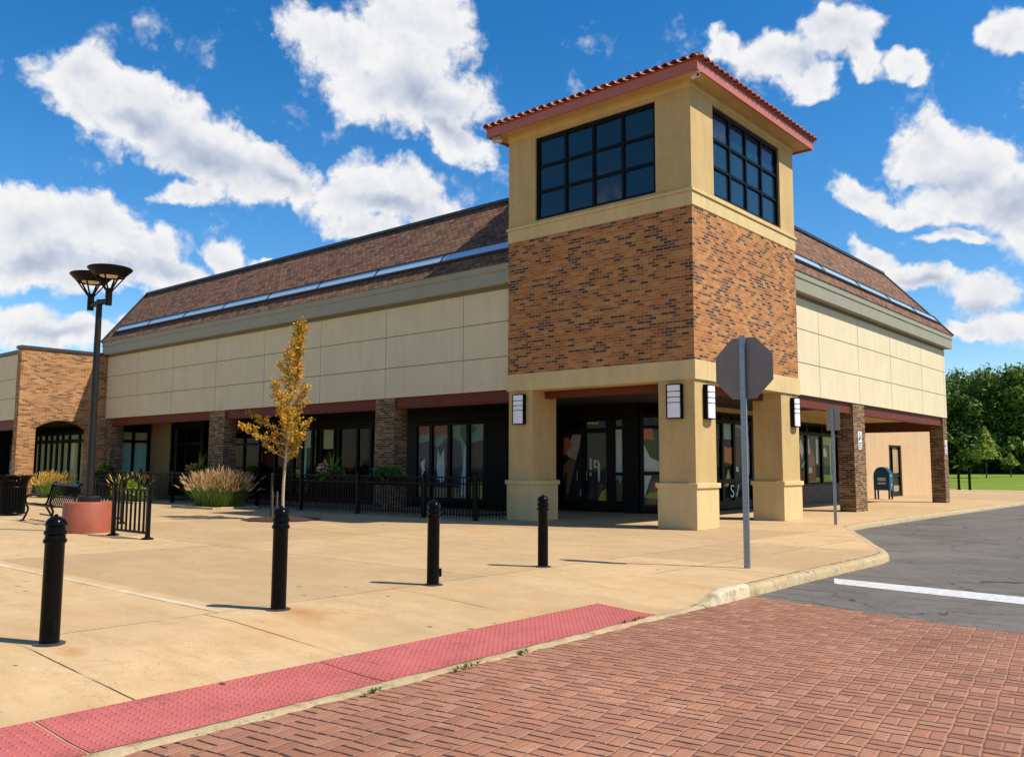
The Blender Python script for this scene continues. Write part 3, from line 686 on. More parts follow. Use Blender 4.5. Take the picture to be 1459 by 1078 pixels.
# red tactile paving: one row of panels with raised domes
def tactile():
    root = thing('tactile_paving', 'long red strip of studded tactile paving along the lowered kerb beside the brick crossing', 'tactile paving', (4.6, -16, -0.09))
    segs = [(-10.12, -13.72), (-13.735, -15.82), (-15.835, -18.6)]
    for (ya, yb) in segs:
        m = MB()
        def P(t, w):   # t along, w across 0..1
            y = ya + (yb - ya) * t
            xi = 4.20 + 0.10 * (y + 10.1) / -6; xo = curb_x(y) - kw(y) - 0.010
            # slanted end at the far corner
            if ya == -10.12: y = y + (0.25 - 0.05 * w) * (1 - t)
            x = xi + (xo - xi) * w
            return x, y
        q = [P(0, 0), P(0, 1), P(1, 1), P(1, 0)]
        n = 12
        vs = []
        for i in range(n + 1):
            for j in range(5):
                x, y = P(i / n, j / 4); vs.append((x, y, ramp_z(x, y) + 0.005))
        m.add(vs, [(i * 5 + j, i * 5 + j + 1, i * 5 + j + 6, i * 5 + j + 5) for i in range(n) for j in range(4)])
        nl = int(abs(yb - ya) / 0.062)
        for i in range(nl):
            for j in range(14):
                x, y = P((i + .5) / nl, (j + .5) / 14); z = ramp_z(x, y) + 0.004
                r0, r1 = 0.0135, 0.009
                ring = [(x + r0 * math.cos(k * math.pi / 3), y + r0 * math.sin(k * math.pi / 3), z) for k in range(6)]
                top = [(x + r1 * math.cos(k * math.pi / 3), y + r1 * math.sin(k * math.pi / 3), z + 0.0075) for k in range(6)]
                m.add(ring + top, [(k, (k + 1) % 6, 6 + (k + 1) % 6, 6 + k) for k in range(6)] + [(6, 7, 8, 9, 10, 11)])
        o = m.build('tactile_panel', 'tactile_red'); o.parent = root; o.matrix_parent_inverse = Matrix.Translation((-4.6, 16, 0.09))
tactile()

# ------------------------------------------------------------------ the corner store
W_L, W_R = -31.3, 22.4         # wing ends
TL, TR = -5.80, 6.0             # tower extent along -X and +Y
store = thing('store_building', 'corner store with an orange brick tower, cream panelled wings and brown shingle roof', 'building')
def wing_panels(name, axis, cuts, rows, face):
    """slabs 2.2 cm proud of a backing sheet, joints between them"""
    m = MB(); j = 0.012
    for a, b in zip(cuts, cuts[1:]):
        for z0, z1 in zip(rows, rows[1:]):
            if axis == 'x': m.box(a + j, b - j, face, face + 0.05, z0 + j, z1 - j)
            else: m.box(face - 0.05, face, a + j, b - j, z0 + j, z1 - j)
    o = m.build(name, 'panel_cream', store, bev=0.006)
    k = MB()
    if axis == 'x': k.box(cuts[0] + .01, cuts[-1], face + 0.022, face + 0.25, rows[0] + .012, rows[-1])
    else: k.box(face - 0.25, face - 0.022, cuts[0], cuts[-1] - .01, rows[0] + .012, rows[-1])
    k.build('panel_backing', 'panel_joint', o)
    return o
rows = [3.58, 4.55, 5.56, 6.50]
S = 0.28        # the wings stand back from the tower faces
wing_panels('panelled_wall', 'x', [W_L, -28.25, -25.1, -21.6, -18.2, -14.75, -11.3, -7.82, TL + .02], rows, S)
wing_panels('panelled_wall', 'y', [TR - .02, 8.32, 11.77, 15.14, 18.95, 22.1, W_R], rows, -S)
MB().box(W_L + .02, -S - .25, S + .25, W_R - .05, 3.59, 7.1).build('upper_wall', 'panel_cream', store)
MB().box(W_L, W_L + .03, S + .25, 14, 3.60, 7.1).build('end_wall', 'panel_cream', store)
MB().box(-14, -S - .25, W_R - .04, W_R, 3.60, 7.1).build('end_wall', 'panel_cream', store)
MB().box(W_L + .01, TL, S + .015, S + .25, 6.48, 6.70).build('frieze', 'frieze_shade', store)
MB().box(-S - .25, -S - .015, TR, W_R - .01, 6.48, 6.70).build('frieze', 'frieze_shade', store)
OV = 0.0
def fascia_l():
    m = MB(); prof = [(-OV + .03, 6.59), (-OV + .03, 6.96), (-OV, 6.98), (-OV, 7.16), (0.6, 7.16), (0.6, 6.59)]
    m.prism(prof, (W_L - .08, 0, 0), (0, 1, 0), (0, 0, 1), (TL + .02 - (W_L - .08), 0, 0)); m.build('eaves_fascia', 'fascia_grey', store)
    m = MB(); prof = [(OV - .03, 6.59), (OV - .03, 6.96), (OV, 6.98), (OV, 7.16), (-0.6, 7.16), (-0.6, 6.59)]
    m.prism(prof, (0, TR - .02, 0), (1, 0, 0), (0, 0, 1), (0, W_R + .28 - TR + .02, 0)); m.build('eaves_fascia', 'fascia_grey', store)
    MB().box(-16, -.6, W_R - .1, W_R + .28, 6.60, 7.15).build('eaves_fascia', 'fascia_grey', store)
fascia_l()
# mansard roof, left end a raked gable, right end hipped
RD, RZ = 2.1, 9.82; EZ = 7.165; YE = W_R + .33
e_, TX, TY = OV + .03, TL + .06, TR - .06
V_ = [(W_L - .1, -e_, EZ), (TX, -e_, EZ), (TX, RD, RZ), (W_L - .1, RD, RZ),           # left slope
      (e_, TY, EZ), (e_, YE, EZ), (-RD, YE - RD - .3, RZ), (-RD, TY, RZ),           # right slope
      (W_L - .1, YE, EZ), (W_L - .1, YE - RD - .3, RZ), (TX, TY, RZ), (TX, TY, EZ)]
mb = MB()
mb.add(V_, [(0, 1, 2, 3), (4, 5, 6, 7), (5, 8, 9, 6), (8, 0, 3, 9), (3, 2, 10, 7, 6, 9), (1, 11, 10, 2), (11, 4, 7, 10), (0, 8, 5, 4, 11, 1)])
roof = mb.build('shingle_roof', 'shingle_brown', store)
mb = MB()
mb.bar((W_L - .1, RD, RZ + .03), (TX, RD, RZ + .0), .20, .10); mb.build('ridge_cap', 'ridge_metal', roof)
mb = MB()
mb.bar((-RD, TY, RZ + .03), (-RD, YE - RD - .25, RZ + .0), .20, .10)
mb.tube([(-RD, YE - RD - .3, RZ + .02), (e_, YE, EZ + .02)], .05, 6)
mb.build('ridge_cap', 'ridge_metal', roof)
mb = MB(); mb.bar((W_L - .11, -e_, EZ + .02), (W_L - .11, RD, RZ + .03), .06, .14); mb.build('rake_trim', 'ridge_metal', roof)
def slope_pt(t):   # distance from eave along slope 0..1 -> (inset, z)
    return -e_ + (RD + e_) * t, EZ + (RZ - EZ) * t
def strip(axis):
    y0, z0 = slope_pt(.165); y1, z1 = slope_pt(.285)
    sl = Vector((0, y1 - y0, z1 - z0)) if axis == 'x' else Vector((-(y1 - y0), 0, z1 - z0))
    nrm = Vector((0, -(z1 - z0), y1 - y0)).normalized() if axis == 'x' else Vector((z1 - z0, 0, y1 - y0)).normalized()
    base = (lambda u: Vector((u, y0, z0))) if axis == 'x' else (lambda u: Vector((-y0, u, z0)))
    ends = (W_L + .55, TL + .05) if axis == 'x' else (TR - .05, YE - .75)
    n = 8 if axis == 'x' else 5
    al = Vector((1, 0, 0)) if axis == 'x' else Vector((0, 1, 0))
    fr = MB(); gl = MB(); cuts = [ends[0] + (ends[1] - ends[0]) * i / n for i in range(n + 1)]
    for a, b in zip(cuts, cuts[1:]):
        c = (base(a) + base(b)) / 2 + sl / 2 + nrm * .045
        gl.obox(c, al * (b - a - .10) / 2, sl * .5, nrm * .012)
    L0 = base(ends[0]); L1 = base(ends[1])
    fr.bar(L0 + nrm * .05, L1 + nrm * .05, .05, .09, nrm); fr.bar(L0 + sl + nrm * .05, L1 + sl + nrm * .05, .05, .09, nrm)
    for u in cuts[1:-1]: fr.bar(base(u) + nrm * .055, base(u) + sl + nrm * .055, .045, .05, nrm)
    for u in cuts[:1] + cuts[-1:]: fr.bar(base(u) + nrm * .055, base(u) + sl + nrm * .055, .06, .09, nrm)
    o = fr.build('skylight_strip', 'fixture_dark_blue' if 'fixture_dark_blue' in M else 'coping_dark', store); gl.build('glazing', 'strip_sky_glass', o)
strip('x'); strip('y')

# ---- tower
mb = MB().box(TL, 0, 0, TR, 3.94, 7.70); mb.build('brick_tower_wall', 'brick_orange', store)
def ring(name, mat, z0, z1, o, bev=0.012, parent=store):
    """square collar round the tower, o proud of it"""
    m = MB().box(TL - o, o, -o, TR + o, z0, z1); return m.build(name, mat, parent, bev=bev)
def hollow(name, mat, x0, x1, y0, y1, z0, z1, t, parent=store, bev=0.0):
    m = MB(); m.box(x0, x1, y0, y0 + t, z0, z1); m.box(x0, x1, y1 - t, y1, z0, z1)
    m.box(x0, x0 + t, y0 + t, y1 - t, z0, z1); m.box(x1 - t, x1, y0 + t, y1 - t, z0, z1)
    return m.build(name, mat, parent, bev=bev)
hollow('lower_band', 'stucco_trim', TL - .03, .03, -.03, TR + .03, 3.50, 3.965, .6, bev=.008)
ring('ledge_band', 'stucco_trim', 7.685, 8.02, .02)
ring('ledge_cap', 'stucco_trim', 8.02, 8.10, .055)
# stucco storey with a window opening on each street face
WZ0, WZ1 = 8.17, 10.52
wl = (-4.83, -0.99); wr = (1.12, 5.06)
mb = MB()
T = .35
mb.box(TL, wl[0], 0, T, 8.10, 10.80); mb.box(wl[1], 0, 0, T, 8.10, 10.80); mb.box(wl[0], wl[1], 0, T, 8.10, WZ0); mb.box(wl[0], wl[1], 0, T, WZ1, 10.80)
mb.box(-T, 0, T, wr[0], 8.10, 10.80); mb.box(-T, 0, wr[1], TR, 8.10, 10.80); mb.box(-T, 0, wr[0], wr[1], 8.10, WZ0); mb.box(-T, 0, wr[0], wr[1], WZ1, 10.80)
mb.box(TL, TL + T, T, TR, 8.10, 10.80); mb.box(TL + T, -T, TR - T, TR, 8.10, 10.80)
mb.build('tower_upper_wall', 'stucco_gold', store)
hollow('tower_frieze', 'stucco_trim', TL - .02, .02, -.02, TR + .02, 10.62, 10.80, .2)
def tower_window(axis, a, b):
    fr = MB(); gl = MB()
    def bx(m, u0, u1, d0, d1, z0, z1):
        if axis == 'x': m.box(u0, u1, d0, d1, z0, z1)
        else: m.box(-d1, -d0, u0, u1, z0, z1)
    d0, d1 = .05, .17; w = .085
    bx(fr, a, b, d0, d1, WZ0, WZ0 + w); bx(fr, a, b, d0, d1, WZ1 - w * 1.3, WZ1)
    bx(fr, a, a + w, d0, d1, WZ0 + w, WZ1 - w * 1.3); bx(fr, b - w, b, d0, d1, WZ0 + w, WZ1 - w * 1.3)
    nw = 4; nh = 3; iw = (b - a - 2 * w) / nw; ih = (WZ1 - WZ0 - 2.3 * w) / nh
    for i in range(1, nw): c = a + w + i * iw; bx(fr, c - .04, c + .04, d0 + .01, d1 - .01, WZ0 + w, WZ1 - w * 1.3)
    for k in range(1, nh):
        c = WZ0 + w + k * ih
        for i in range(nw):
            u0 = a + w + i * iw + (.04 if i else 0); u1 = a + w + (i + 1) * iw - (.04 if i < nw - 1 else 0)
            bx(fr, u0, u1, d0 + .018, d1 - .018, c - .04, c + .04)
    rt = random.Random(int(a * 100))
    for i in range(nw):
        for k in range(nh):
            u0 = a + w + i * iw - .005; u1 = u0 + iw + .01; z0 = WZ0 + w + k * ih - .005; z1 = z0 + ih + .01; t1, t2 = rt.gauss(0, .004), rt.gauss(0, .004)
            P = [(u0, .112 + t1, z0), (u1, .112 + t2, z0), (u1, .112 - t1 * .5, z1), (u0, .112 - t2, z1)]
            gl.add([(u, d, z) if axis == 'x' else (-d, u, z) for u, d, z in P], [(0, 1, 2, 3)])
    o = fr.build('tower_window', 'bronze_black', store, bev=.006); gl.build('window_pane', 'tower_glass', o)
tower_window('x', *wl); tower_window('y', *wr)
# tower roof: soffit, fascia, barrel tiles
TO = .46
MB().box(TL - TO + .02, TO - .02, -TO + .02, TR + TO - .02, 10.80, 10.86).build('tower_soffit', 'stucco_gold', store)
hollow('tower_fascia', 'fascia_red', TL - TO, TO, -TO, TR + TO, 10.74, 11.0, .05, bev=.006)
def tiles():
    cx, cy = (TL + 0) / 2, (0 + TR) / 2; hx, hy = -TL / 2 + TO + .06, TR / 2 + TO + .06
    slope = math.tan(R(19)); z0 = 11.01
    deck = MB(); top = z0 + slope * min(hx, hy)
    deck.add([(cx - hx, cy - hy, z0), (cx + hx, cy - hy, z0), (cx + hx, cy + hy, z0), (cx - hx, cy + hy, z0), (cx, cy, top)], [(0, 1, 4), (1, 2, 4), (2, 3, 4), (3, 0, 4), (0, 3, 2, 1)])
    dk = deck.build('tile_roof', 'clay_tile', store)
    m = MB(); r = .088; step = .40
    for side in range(4):
        along = (Vector((1, 0, 0)), Vector((0, 1, 0)), Vector((-1, 0, 0)), Vector((0, -1, 0)))[side]
        inn = Vector((-along.y, along.x, 0)); half = hx if side % 2 == 0 else hy; dist = hy if side % 2 == 0 else hx
        o = Vector((cx, cy, z0)) - inn * dist
        n = int(2 * half / .245)
        for i in range(n):
            u = -half + (i + .5) * 2 * half / n
            run = (half - abs(u)) * dist / half
            k = max(1, int(run / step))
            for q in range(k):
                a0 = q * step - (.05 if q == 0 else .0); a1 = min((q + 1) * step + .05, run + .1)
                jit = random.uniform(-.012, .012)
                ring0, ring1, ri0 = [], [], []
                for s_ in range(7):
                    an = math.pi * s_ / 6
                    off = along * (u + r * 1.18 * math.cos(an)); 
                    ring0.append(o + off + inn * (a0 + jit) + Vector((0, 0, slope * a0 + r * math.sin(an) + .030)))
                    ring1.append(o + along * (u + r * .95 * math.cos(an)) + inn * a1 + Vector((0, 0, slope * a1 + r * .85 * math.sin(an) + .004)))
                    ri0.append(o + along * (u + (r * 1.18 - .022) * math.cos(an)) + inn * (a0 + jit) + Vector((0, 0, slope * a0 + (r - .022) * math.sin(an) + .030)))
                m.add(ring0 + ring1 + ri0, [(s_, s_ + 1, 8 + s_, 7 + s_) for s_ in range(6)] + [(s_, 14 + s_, 15 + s_, s_ + 1) for s_ in range(6)])
    m.build('barrel_tiles', 'clay_tile', dk, smooth=True)
    hp = MB()
    for sx, sy in ((-1, -1), (1, -1), (1, 1), (-1, 1)):
        a = Vector((cx + sx * (hx - .1), cy + sy * (hy - .1), z0 + .05)); b = Vector((cx, cy, top + .08)); L_ = (b - a).length; k = int(L_ / .42)
        for q in range(k):
            p, w = a + (b - a) * (q / k), a + (b - a) * ((q + 1.12) / k)
            hp.tube([p + Vector((0, 0, .015)), w], [.095, .08], 8)
    hp.build('hip_tiles', 'clay_tile', dk, smooth=True)
tiles()

# ---- pillars of the tower
def pillar(x0, x1, y0, y1):
    m = MB().box(x0, x1, y0, y1, 1.06, 3.52); o = m.build('stucco_pillar', 'stucco_gold', store, bev=.008)
    MB().box(x0 - .035, x1 + .035, y0 - .035, y1 + .035, 0, .97).build('plinth', 'stucco_trim', o, bev=.01)
    MB().box(x0 - .075, x1 + .075, y0 - .075, y1 + .075, .955, 1.075).build('plinth_cap', 'stucco_trim', o, bev=.015)
pillar(-1.0, -.02, .02, 1.03)
pillar(TL + .02, -4.93, .02, 1.06)
pillar(-.86, -.02, 4.82, TR - .02)
# ---- brick columns
def column(x0, x1, y0, y1, z1=3.59):
    MB().box(x0, x1, y0, y1, 0, z1).build('brick_column', 'brick_brown', store)
column(-11.78, -10.86, .31, .86); column(-22.0, -20.88, .31, .86)
column(-.84, -.31, 11.15, 12.24); column(-.86, -.31, 21.80, 22.38)
column(-31.28, -30.7, .32, .9)
# ---- beams and soffits
mb = MB()
for a, b in ((-30.7, -22.0), (-20.88, -11.78), (-10.86, TL)): 
    mb2 = MB(); mb2.box(a, b, .38, .58, 3.27, 3.60); mb2.box(a, b, .34, .62, 3.24, 3.27); mb2.build('lintel_beam', 'beam_red', store)
for a, b in ((TR, 11.15), (12.24, 21.80)):
    mb2 = MB(); mb2.box(-.58, -.38, a, b, 3.27, 3.60); mb2.box(-.62, -.34, a, b, 3.24, 3.27); mb2.build('lintel_beam', 'beam_red', store)
mb = MB().box(-4.93, -1.0, .55, .75, 3.30, 3.61); mb.build('lintel_beam', 'beam_red', store)
mb = MB().box(-.75, -.55, 1.03, 4.82, 3.30, 3.61); mb.build('lintel_beam', 'beam_red', store)
MB().box(-4.2, -.64, 22.0, 22.25, 3.02, 3.5).build('lintel_beam', 'beam_dark_red', store)
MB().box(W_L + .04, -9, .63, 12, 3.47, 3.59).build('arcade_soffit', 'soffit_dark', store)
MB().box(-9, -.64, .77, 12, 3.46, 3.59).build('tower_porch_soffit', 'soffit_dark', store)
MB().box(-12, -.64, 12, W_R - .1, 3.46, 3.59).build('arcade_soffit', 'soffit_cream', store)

# ---- shopfronts ---------------------------------------------------
def frame_plane(org, ux):
    """returns helpers that place things on a vertical plane: u along ux, z up, d out of the shop (towards the street)"""
    org = Vector(org); ux = Vector(ux).normalized(); nz = Vector((0, 0, 1)); out = ux.cross(nz)  # ux=+X -> out=-Y
    def bx(m, u0, u1, z0, z1, d0, d1):
        c = org + ux * (u0 + u1) / 2 + nz * (z0 + z1) / 2 + out * (d0 + d1) / 2
        m.obox(c, ux * (u1 - u0) / 2, out * (d1 - d0) / 2, nz * (z1 - z0) / 2)
    def poly(m, pts, d, t=.006):
        m.prism(pts, org + out * d, ux, nz, out * -t)
    return bx, poly, org, ux, out
def shopfront(name, org, ux, us, zs, parent=store, mul=.045, sill=.10, head=.10, dep=.12, art=(), skip_mid=()):
    """one glazed bay: mullions at us, transoms at zs; art = list of (material, polygon) for printed film and daylight-coloured panels behind the glass"""
    bx, poly, *_ = frame_plane(org, ux)
    fr = MB(); z0, z1 = zs[0], zs[-1]
    bx(fr, us[0], us[-1], z0, z0 + sill, -dep / 2, dep / 2); bx(fr, us[0], us[-1], z1 - head, z1, -dep / 2, dep / 2)
    for i, u in enumerate(us):
        w = mul if 0 < i < len(us) - 1 else mul * 1.3
        uu = min(max(u, us[0] + w), us[-1] - w)
        bx(fr, uu - w, uu + w, z0 + sill, z1 - head, -dep / 2 + .004, dep / 2 - .004)
    for z in zs[1:-1]:
        bx(fr, us[0] + .05, us[-1] - .05, z - mul, z + mul, -dep / 2 + .012, dep / 2 - .012)
    o = fr.build(name, 'bronze_black', parent)
    g = MB(); nz = Vector((0, 0, 1)); C_ = Vector(org); ux_ = Vector(ux).normalized()
    g.add([C_ + ux_ * (us[0] + .02) + nz * (z0 + .02), C_ + ux_ * (us[-1] - .02) + nz * (z0 + .02), C_ + ux_ * (us[-1] - .02) + nz * (z1 - .02), C_ + ux_ * (us[0] + .02) + nz * (z1 - .02)], [(0, 1, 2, 3)]); g.build('glass', 'shop_glass', o)
    for k, (mt, pts) in enumerate(art):
        m = MB(); poly(m, pts, -.012 - .0035 * k, .002); m.build('window_graphic', mt, o)
    return o
def rect(a, b, c, d): return [(a, c), (b, c), (b, d), (a, d)]
SP = 3.2     # shopfront line of the left wing
# header above the glazing of the left wing and other dark panels
MB().box(-26.4, -8.5, SP - .05, SP + .12, 2.98, 3.47).build('shop_header', 'bronze_black', store)
# bay next to the tower: four lights with a printed mural
u0, u1 = -13.05, -9.45
q = (u1 - u0) / 4
art = [('mural_red', [(.15, 2.62), (1.75, 2.60), (1.80, 2.86), (.15, 2.86)]), ('mural_red', [(.3, 2.5), (.42, 2.66), (.5, 2.52), (.62, 2.66), (1.0, 2.48), (1.1, 2.66), (1.2, 2.44), (1.35, 2.66), (1.5, 2.5), (1.7, 2.66), (.25, 2.70)]),
       ('mural_green', [(2.25, 2.55), (2.5, 2.2), (2.7, 2.0), (2.75, 2.5), (3.05, 2.7), (2.8, 2.85), (2.3, 2.86)]),
       ('mural_white', [(.32, 1.55), (.55, 1.72), (.52, 1.4), (.62, 1.0), (.5, 1.12), (.36, .95), (.40, 1.3)]),
       ('mural_white', [(1.18, 2.05), (1.3, 1.75), (1.5, 2.05), (1.52, 1.5), (1.55, .95), (1.36, .86), (1.2, 1.0), (1.14, 1.45)]),
       ('mural_orange', [(1.42, 1.5), (1.56, 1.6), (1.56, 1.36)]), ('mural_pink', [(1.2, 1.2), (1.5, 1.05), (1.5, .95), (1.15, .98)]),
       ('mural_white', [(2.30, .45), (2.55, .45), (2.66, 1.6), (2.70, 2.05), (2.52, 2.35), (2.42, 1.6)]),
       ('mural_navy', [(.05, .72), (.06, 1.6), (.2, 2.25), (.75, 2.32), (1.1, 2.1), (1.5, 2.25), (2.28, 2.30), (2.36, 1.4), (2.2, .72)]),
       ('mural_maroon', [(1.3, 2.1), (1.55, 2.45), (2.1, 2.35), (2.28, 2.2), (1.7, 2.0)]),
       ('mural_tan', rect(.03, 2.2, .34, .70)), ('mural_brown', rect(.9, 1.5, .34, .62)),
       ('mural_lime', [(2.6, .36), (3.4, .36), (3.45, .75), (3.1, .95), (2.7, .8)]),
       ('mural_black', [(2.6, .9), (3.56, .9), (3.56, 2.25), (3.2, 2.32), (2.68, 2.2)]),
       ('mural_teal', rect(.03, 3.57, .33, 2.9))]
shopfront('shopfront_window', (u0, SP, 0), (1, 0, 0), [0, q, 2 * q, 3 * q, 4 * q], [.24, 2.95], sill=.12, art=art, mul=.07)
MB().box(-9.45, -8.5, SP - .05, SP + .1, 0, 2.98).build('blank_panel', 'bronze_black', store)
MB().box(-14.4, -13.05, SP - .05, SP + .1, 0, 2.98).build('blank_panel', 'bronze_black', store)
for k, (a, b) in enumerate(((-14.4, -13.05), (-13.05, -9.45))):
    pass
# doors and lights further along the left wing
art2 = [('mural_orange', [(2.02, 1.62), (2.14, 1.78), (2.25, 1.62), (2.25, 1.45), (2.02, 1.5)]), ('mural_red', [(2.5, 1.3), (2.62, 1.75), (2.66, 1.3)]),
        ('daylight_cream', rect(.75, 1.30, 2.15, 2.86)), ('daylight_cream', rect(2.0, 2.75, 2.10, 2.86)), ('mural_white', rect(.78, 1.0, 2.15, 2.28)),
        ('daylight_teal', rect(.72, .90, .95, 2.15)), ('mural_lime', rect(.2, .5, .95, 1.28)), ('mural_sky', rect(2.86, 2.98, 1.2, 2.86))]
shopfront('shopfront_window', (-20.4, SP, 0), (1, 0, 0), [0, .70, 1.35, 1.95, 2.80, 3.05, 4.2, 5.0, 6.0], [.05, 2.95], sill=.16, art=art2, mul=.06)
shopfront('shopfront_window', (-26.4, SP, 0), (1, 0, 0), [0, 1.2, 2.4, 3.6, 4.8, 6.0], [.05, 2.35, 2.95], sill=.16)
# end of the arcade: cream pier, dark double door, glazed end wall with flat panels coloured as daylight beyond
MB().box(W_L + .02, -29.2, 2.45, 2.8, 0, 3.47).build('cream_pier', 'stucco_dim', store)
shopfront('shop_door', (-29.2, 2.55, 0), (1, 0, 0), [0, 1.4, 2.8], [.02, 2.4, 3.47], sill=.18, head=.4)
MB().box(-26.42, -26.3, 2.5, SP, 0, 3.47).build('return_wall', 'bronze_black', store)
shopfront('shopfront_window', (-31.15, .75, 0), (0, 1, 0), [0, .85, 1.7], [.0, 2.55, 3.05, 3.47], sill=.30, head=.42, mul=.06, dep=.14,
          art=[('daylight_teal', rect(.08, .78, .8, 2.30)), ('daylight_teal', rect(.92, 1.62, .8, 2.36)), ('daylight_cream', rect(.05, 1.66, .3, 3.05))])
# tower entrance
DP = 5.2
MB().box(-8.5, -4.86, DP - .08, DP + .12, 3.05, 3.47).build('shop_header', 'bronze_black', store)
MB().box(-8.56, -8.44, SP - .05, DP + .1, 0, 3.47).build('return_wall', 'bronze_black', store)
MB().box(-8.44, -8.05, DP - .06, DP + .1, 0, 3.05).build('blank_panel', 'bronze_black', store)
artd = [('mural_orange', [(.15, 1.75), (.55, 2.15), (.40, 2.42), (.13, 2.4)]), ('mural_pink', [(.30, 1.85), (.55, 2.5), (.92, 2.5), (.86, 2.1), (.70, 1.65), (.42, 1.75)]),
        ('mural_brown', [(.15, 1.4), (.4, 1.7), (.7, 1.66), (.62, 1.35), (.45, .8), (.38, .5), (.30, .5), (.33, 1.2)]),
        ('mural_white', [(.14, .85), (.17, 1.45), (.24, 1.55), (.36, 1.5), (.38, .9), (.34, .9), (.33, 1.4), (.22, 1.45), (.19, .85)]),
        ('mural_white', rect(1.26, 1.33, 1.35, 1.72)), ('mural_white', [(1.42, 1.66), (1.55, 1.66), (1.55, 1.6), (1.47, 1.58), (1.47, 1.48), (1.55, 1.46), (1.55, 1.40), (1.42, 1.42)]),
        ('mural_white', [(1.58, .95), (1.66, 1.0), (1.66, 1.55), (1.6, 1.66), (1.57, 1.62)]), ('mural_white', rect(1.24, 1.32, 1.15, 1.26)), ('mural_sky', rect(1.88, 1.92, .95, 1.85)),
        ('mural_yellow', [(1.55, .36), (2.08, .36), (2.08, .78), (1.9, .76), (1.7, .62)]), ('mural_pink', [(.8, .5), (.95, .9), (.98, .5)]), ('mural_orange', [(1.66, .8), (1.74, .86), (1.74, .76)]),
        ('mural_black', rect(.12, 2.14, .34, 2.55))]
dr = shopfront('entrance_door', (-8.05, DP, 0), (1, 0, 0), [0, 1.05, 2.15], [.0, 2.62, 3.05], sill=.34, head=.07, mul=.075, art=artd)
bx, poly, *_ = frame_plane((-8.05, DP, 0), (1, 0, 0))
for uc in (.86, 1.24):
    h = MB(); h.tube([(-8.05 + uc, DP - .06, .95), (-8.05 + uc, DP - .13, 1.0), (-8.05 + uc, DP - .13, 1.3), (-8.05 + uc, DP - .06, 1.35)], .014, 8); h.build('door_handle', 'fixture_steel', dr, smooth=True)
h = MB()
bx(h, 1.20, 1.64, 2.84, 2.90, .006, .012)
h.build('address_plate', 'mural_yellow', dr)
arts = [('mural_green', [(.06, .35), (.12, .95), (.2, 1.1), (.3, .9), (.4, 1.15), (.5, .95), (.5, .35)]), ('mural_yellow', [(.04, .5), (.2, .75), (.5, .7), (.45, .5), (.3, .6), (.2, .4)]),
        ('mural_red', [(.03, 1.0), (.12, 1.1), (.12, .8), (.03, .75)]), ('mural_white', rect(.03, .53, 1.25, 2.65)), ('mural_sky', rect(.03, .53, .75, 1.2)), ('mural_green', rect(.03, .53, 2.75, 2.95))]
shopfront('entrance_sidelight', (-5.90, DP, 0), (1, 0, 0), [0, .56], [.10, 1.22, 2.68, 3.05], sill=.16, mul=.05, art=arts)
MB().box(-5.34, -4.86, DP - .09, DP + .12, 0, 3.05).build('corner_post', 'bronze_black', store)
artc = [('mural_orange', [(.02, 2.3), (.5, 2.3), (.42, 2.66), (.02, 2.66)]), ('mural_white', [(.0, 1.35), (.02, 1.6), (.16, 2.15), (.35, 1.75), (.9, 1.5), (.9, 1.3)]), ('mural_pink', [(.05, 1.3), (.1, 1.6), (.5, 1.62), (.9, 1.5), (.9, 1.3)]),
        ('mural_lime', [(.15, .5), (.6, .45), (.7, .7), (.3, .62)]), ('mural_brown', [(.2, .3), (.4, 1.0), (.7, 1.1), (.9, .9), (.9, .3)]), ('mural_white', [(.02, .3), (.02, 1.18), (.4, 1.18), (.2, .6), (.1, .3)]),
        ('mural_green', rect(.02, 1.5, .28, 2.62))]
shopfront('angled_window', (-4.86, DP, 0), (.96, 1.2, 0), [0, .75, 1.54], [.06, 1.25, 2.70, 3.05, 3.47], sill=.16, art=artc, mul=.05)
# right hand shopfront under the tower
SX = -3.9
artr = [('mural_orange', [(2.45, 1.65), (3.3, 1.55), (3.3, 2.15), (2.9, 2.1), (2.45, 2.2)]), ('mural_brown', [(2.5, 1.9), (3.0, 1.95), (3.0, 1.75), (2.6, 1.75)]), ('mural_white', [(3.25, 1.3), (3.7, 1.3), (3.62, 1.48), (3.35, 1.5)]), ('mural_orange', rect(3.3, 3.5, 1.5, 1.75)),
        ('mural_pink', [(2.6, .8), (2.9, 1.4), (3.05, 1.1), (2.9, .8)]), ('mural_green', [(3.35, 2.75), (3.7, 2.85), (4.2, 2.6), (4.6, 2.8), (4.6, 2.55), (3.4, 2.5)]), ('mural_black', [(3.4, .7), (4.4, .7), (4.4, 2.6), (3.4, 2.6)]),
        ('mural_white', rect(4.45, 4.55, 1.2, 2.4)), ('mural_sky', rect(2.3, 4.7, 2.4, 2.95)), ('mural_black', rect(.1, 2.2, .3, 2.95))]
r1 = shopfront('shopfront_window', (SX, 6.4, 0), (0, 1, 0), [0, 1.2, 2.4, 3.25, 4.75], [.06, .98, 3.0, 3.30], sill=.26, art=artr, mul=.07)
mw = Matrix.Translation((SX + .045, 9.62, .62)) @ Matrix.Rotation(R(90), 4, 'Z') @ Matrix.Rotation(R(90), 4, 'X')
subdiv_text('SV', .62, 'mural_white', r1, mw)
MB().box(SX - .1, SX + .06, 6.4, 11.4, 3.30, 3.47).build('shop_header', 'stucco_gold', store)
MB().box(SX - .12, SX + .05, 11.15, 14.4, 0, 3.47).build('blank_panel', 'bronze_black', store)
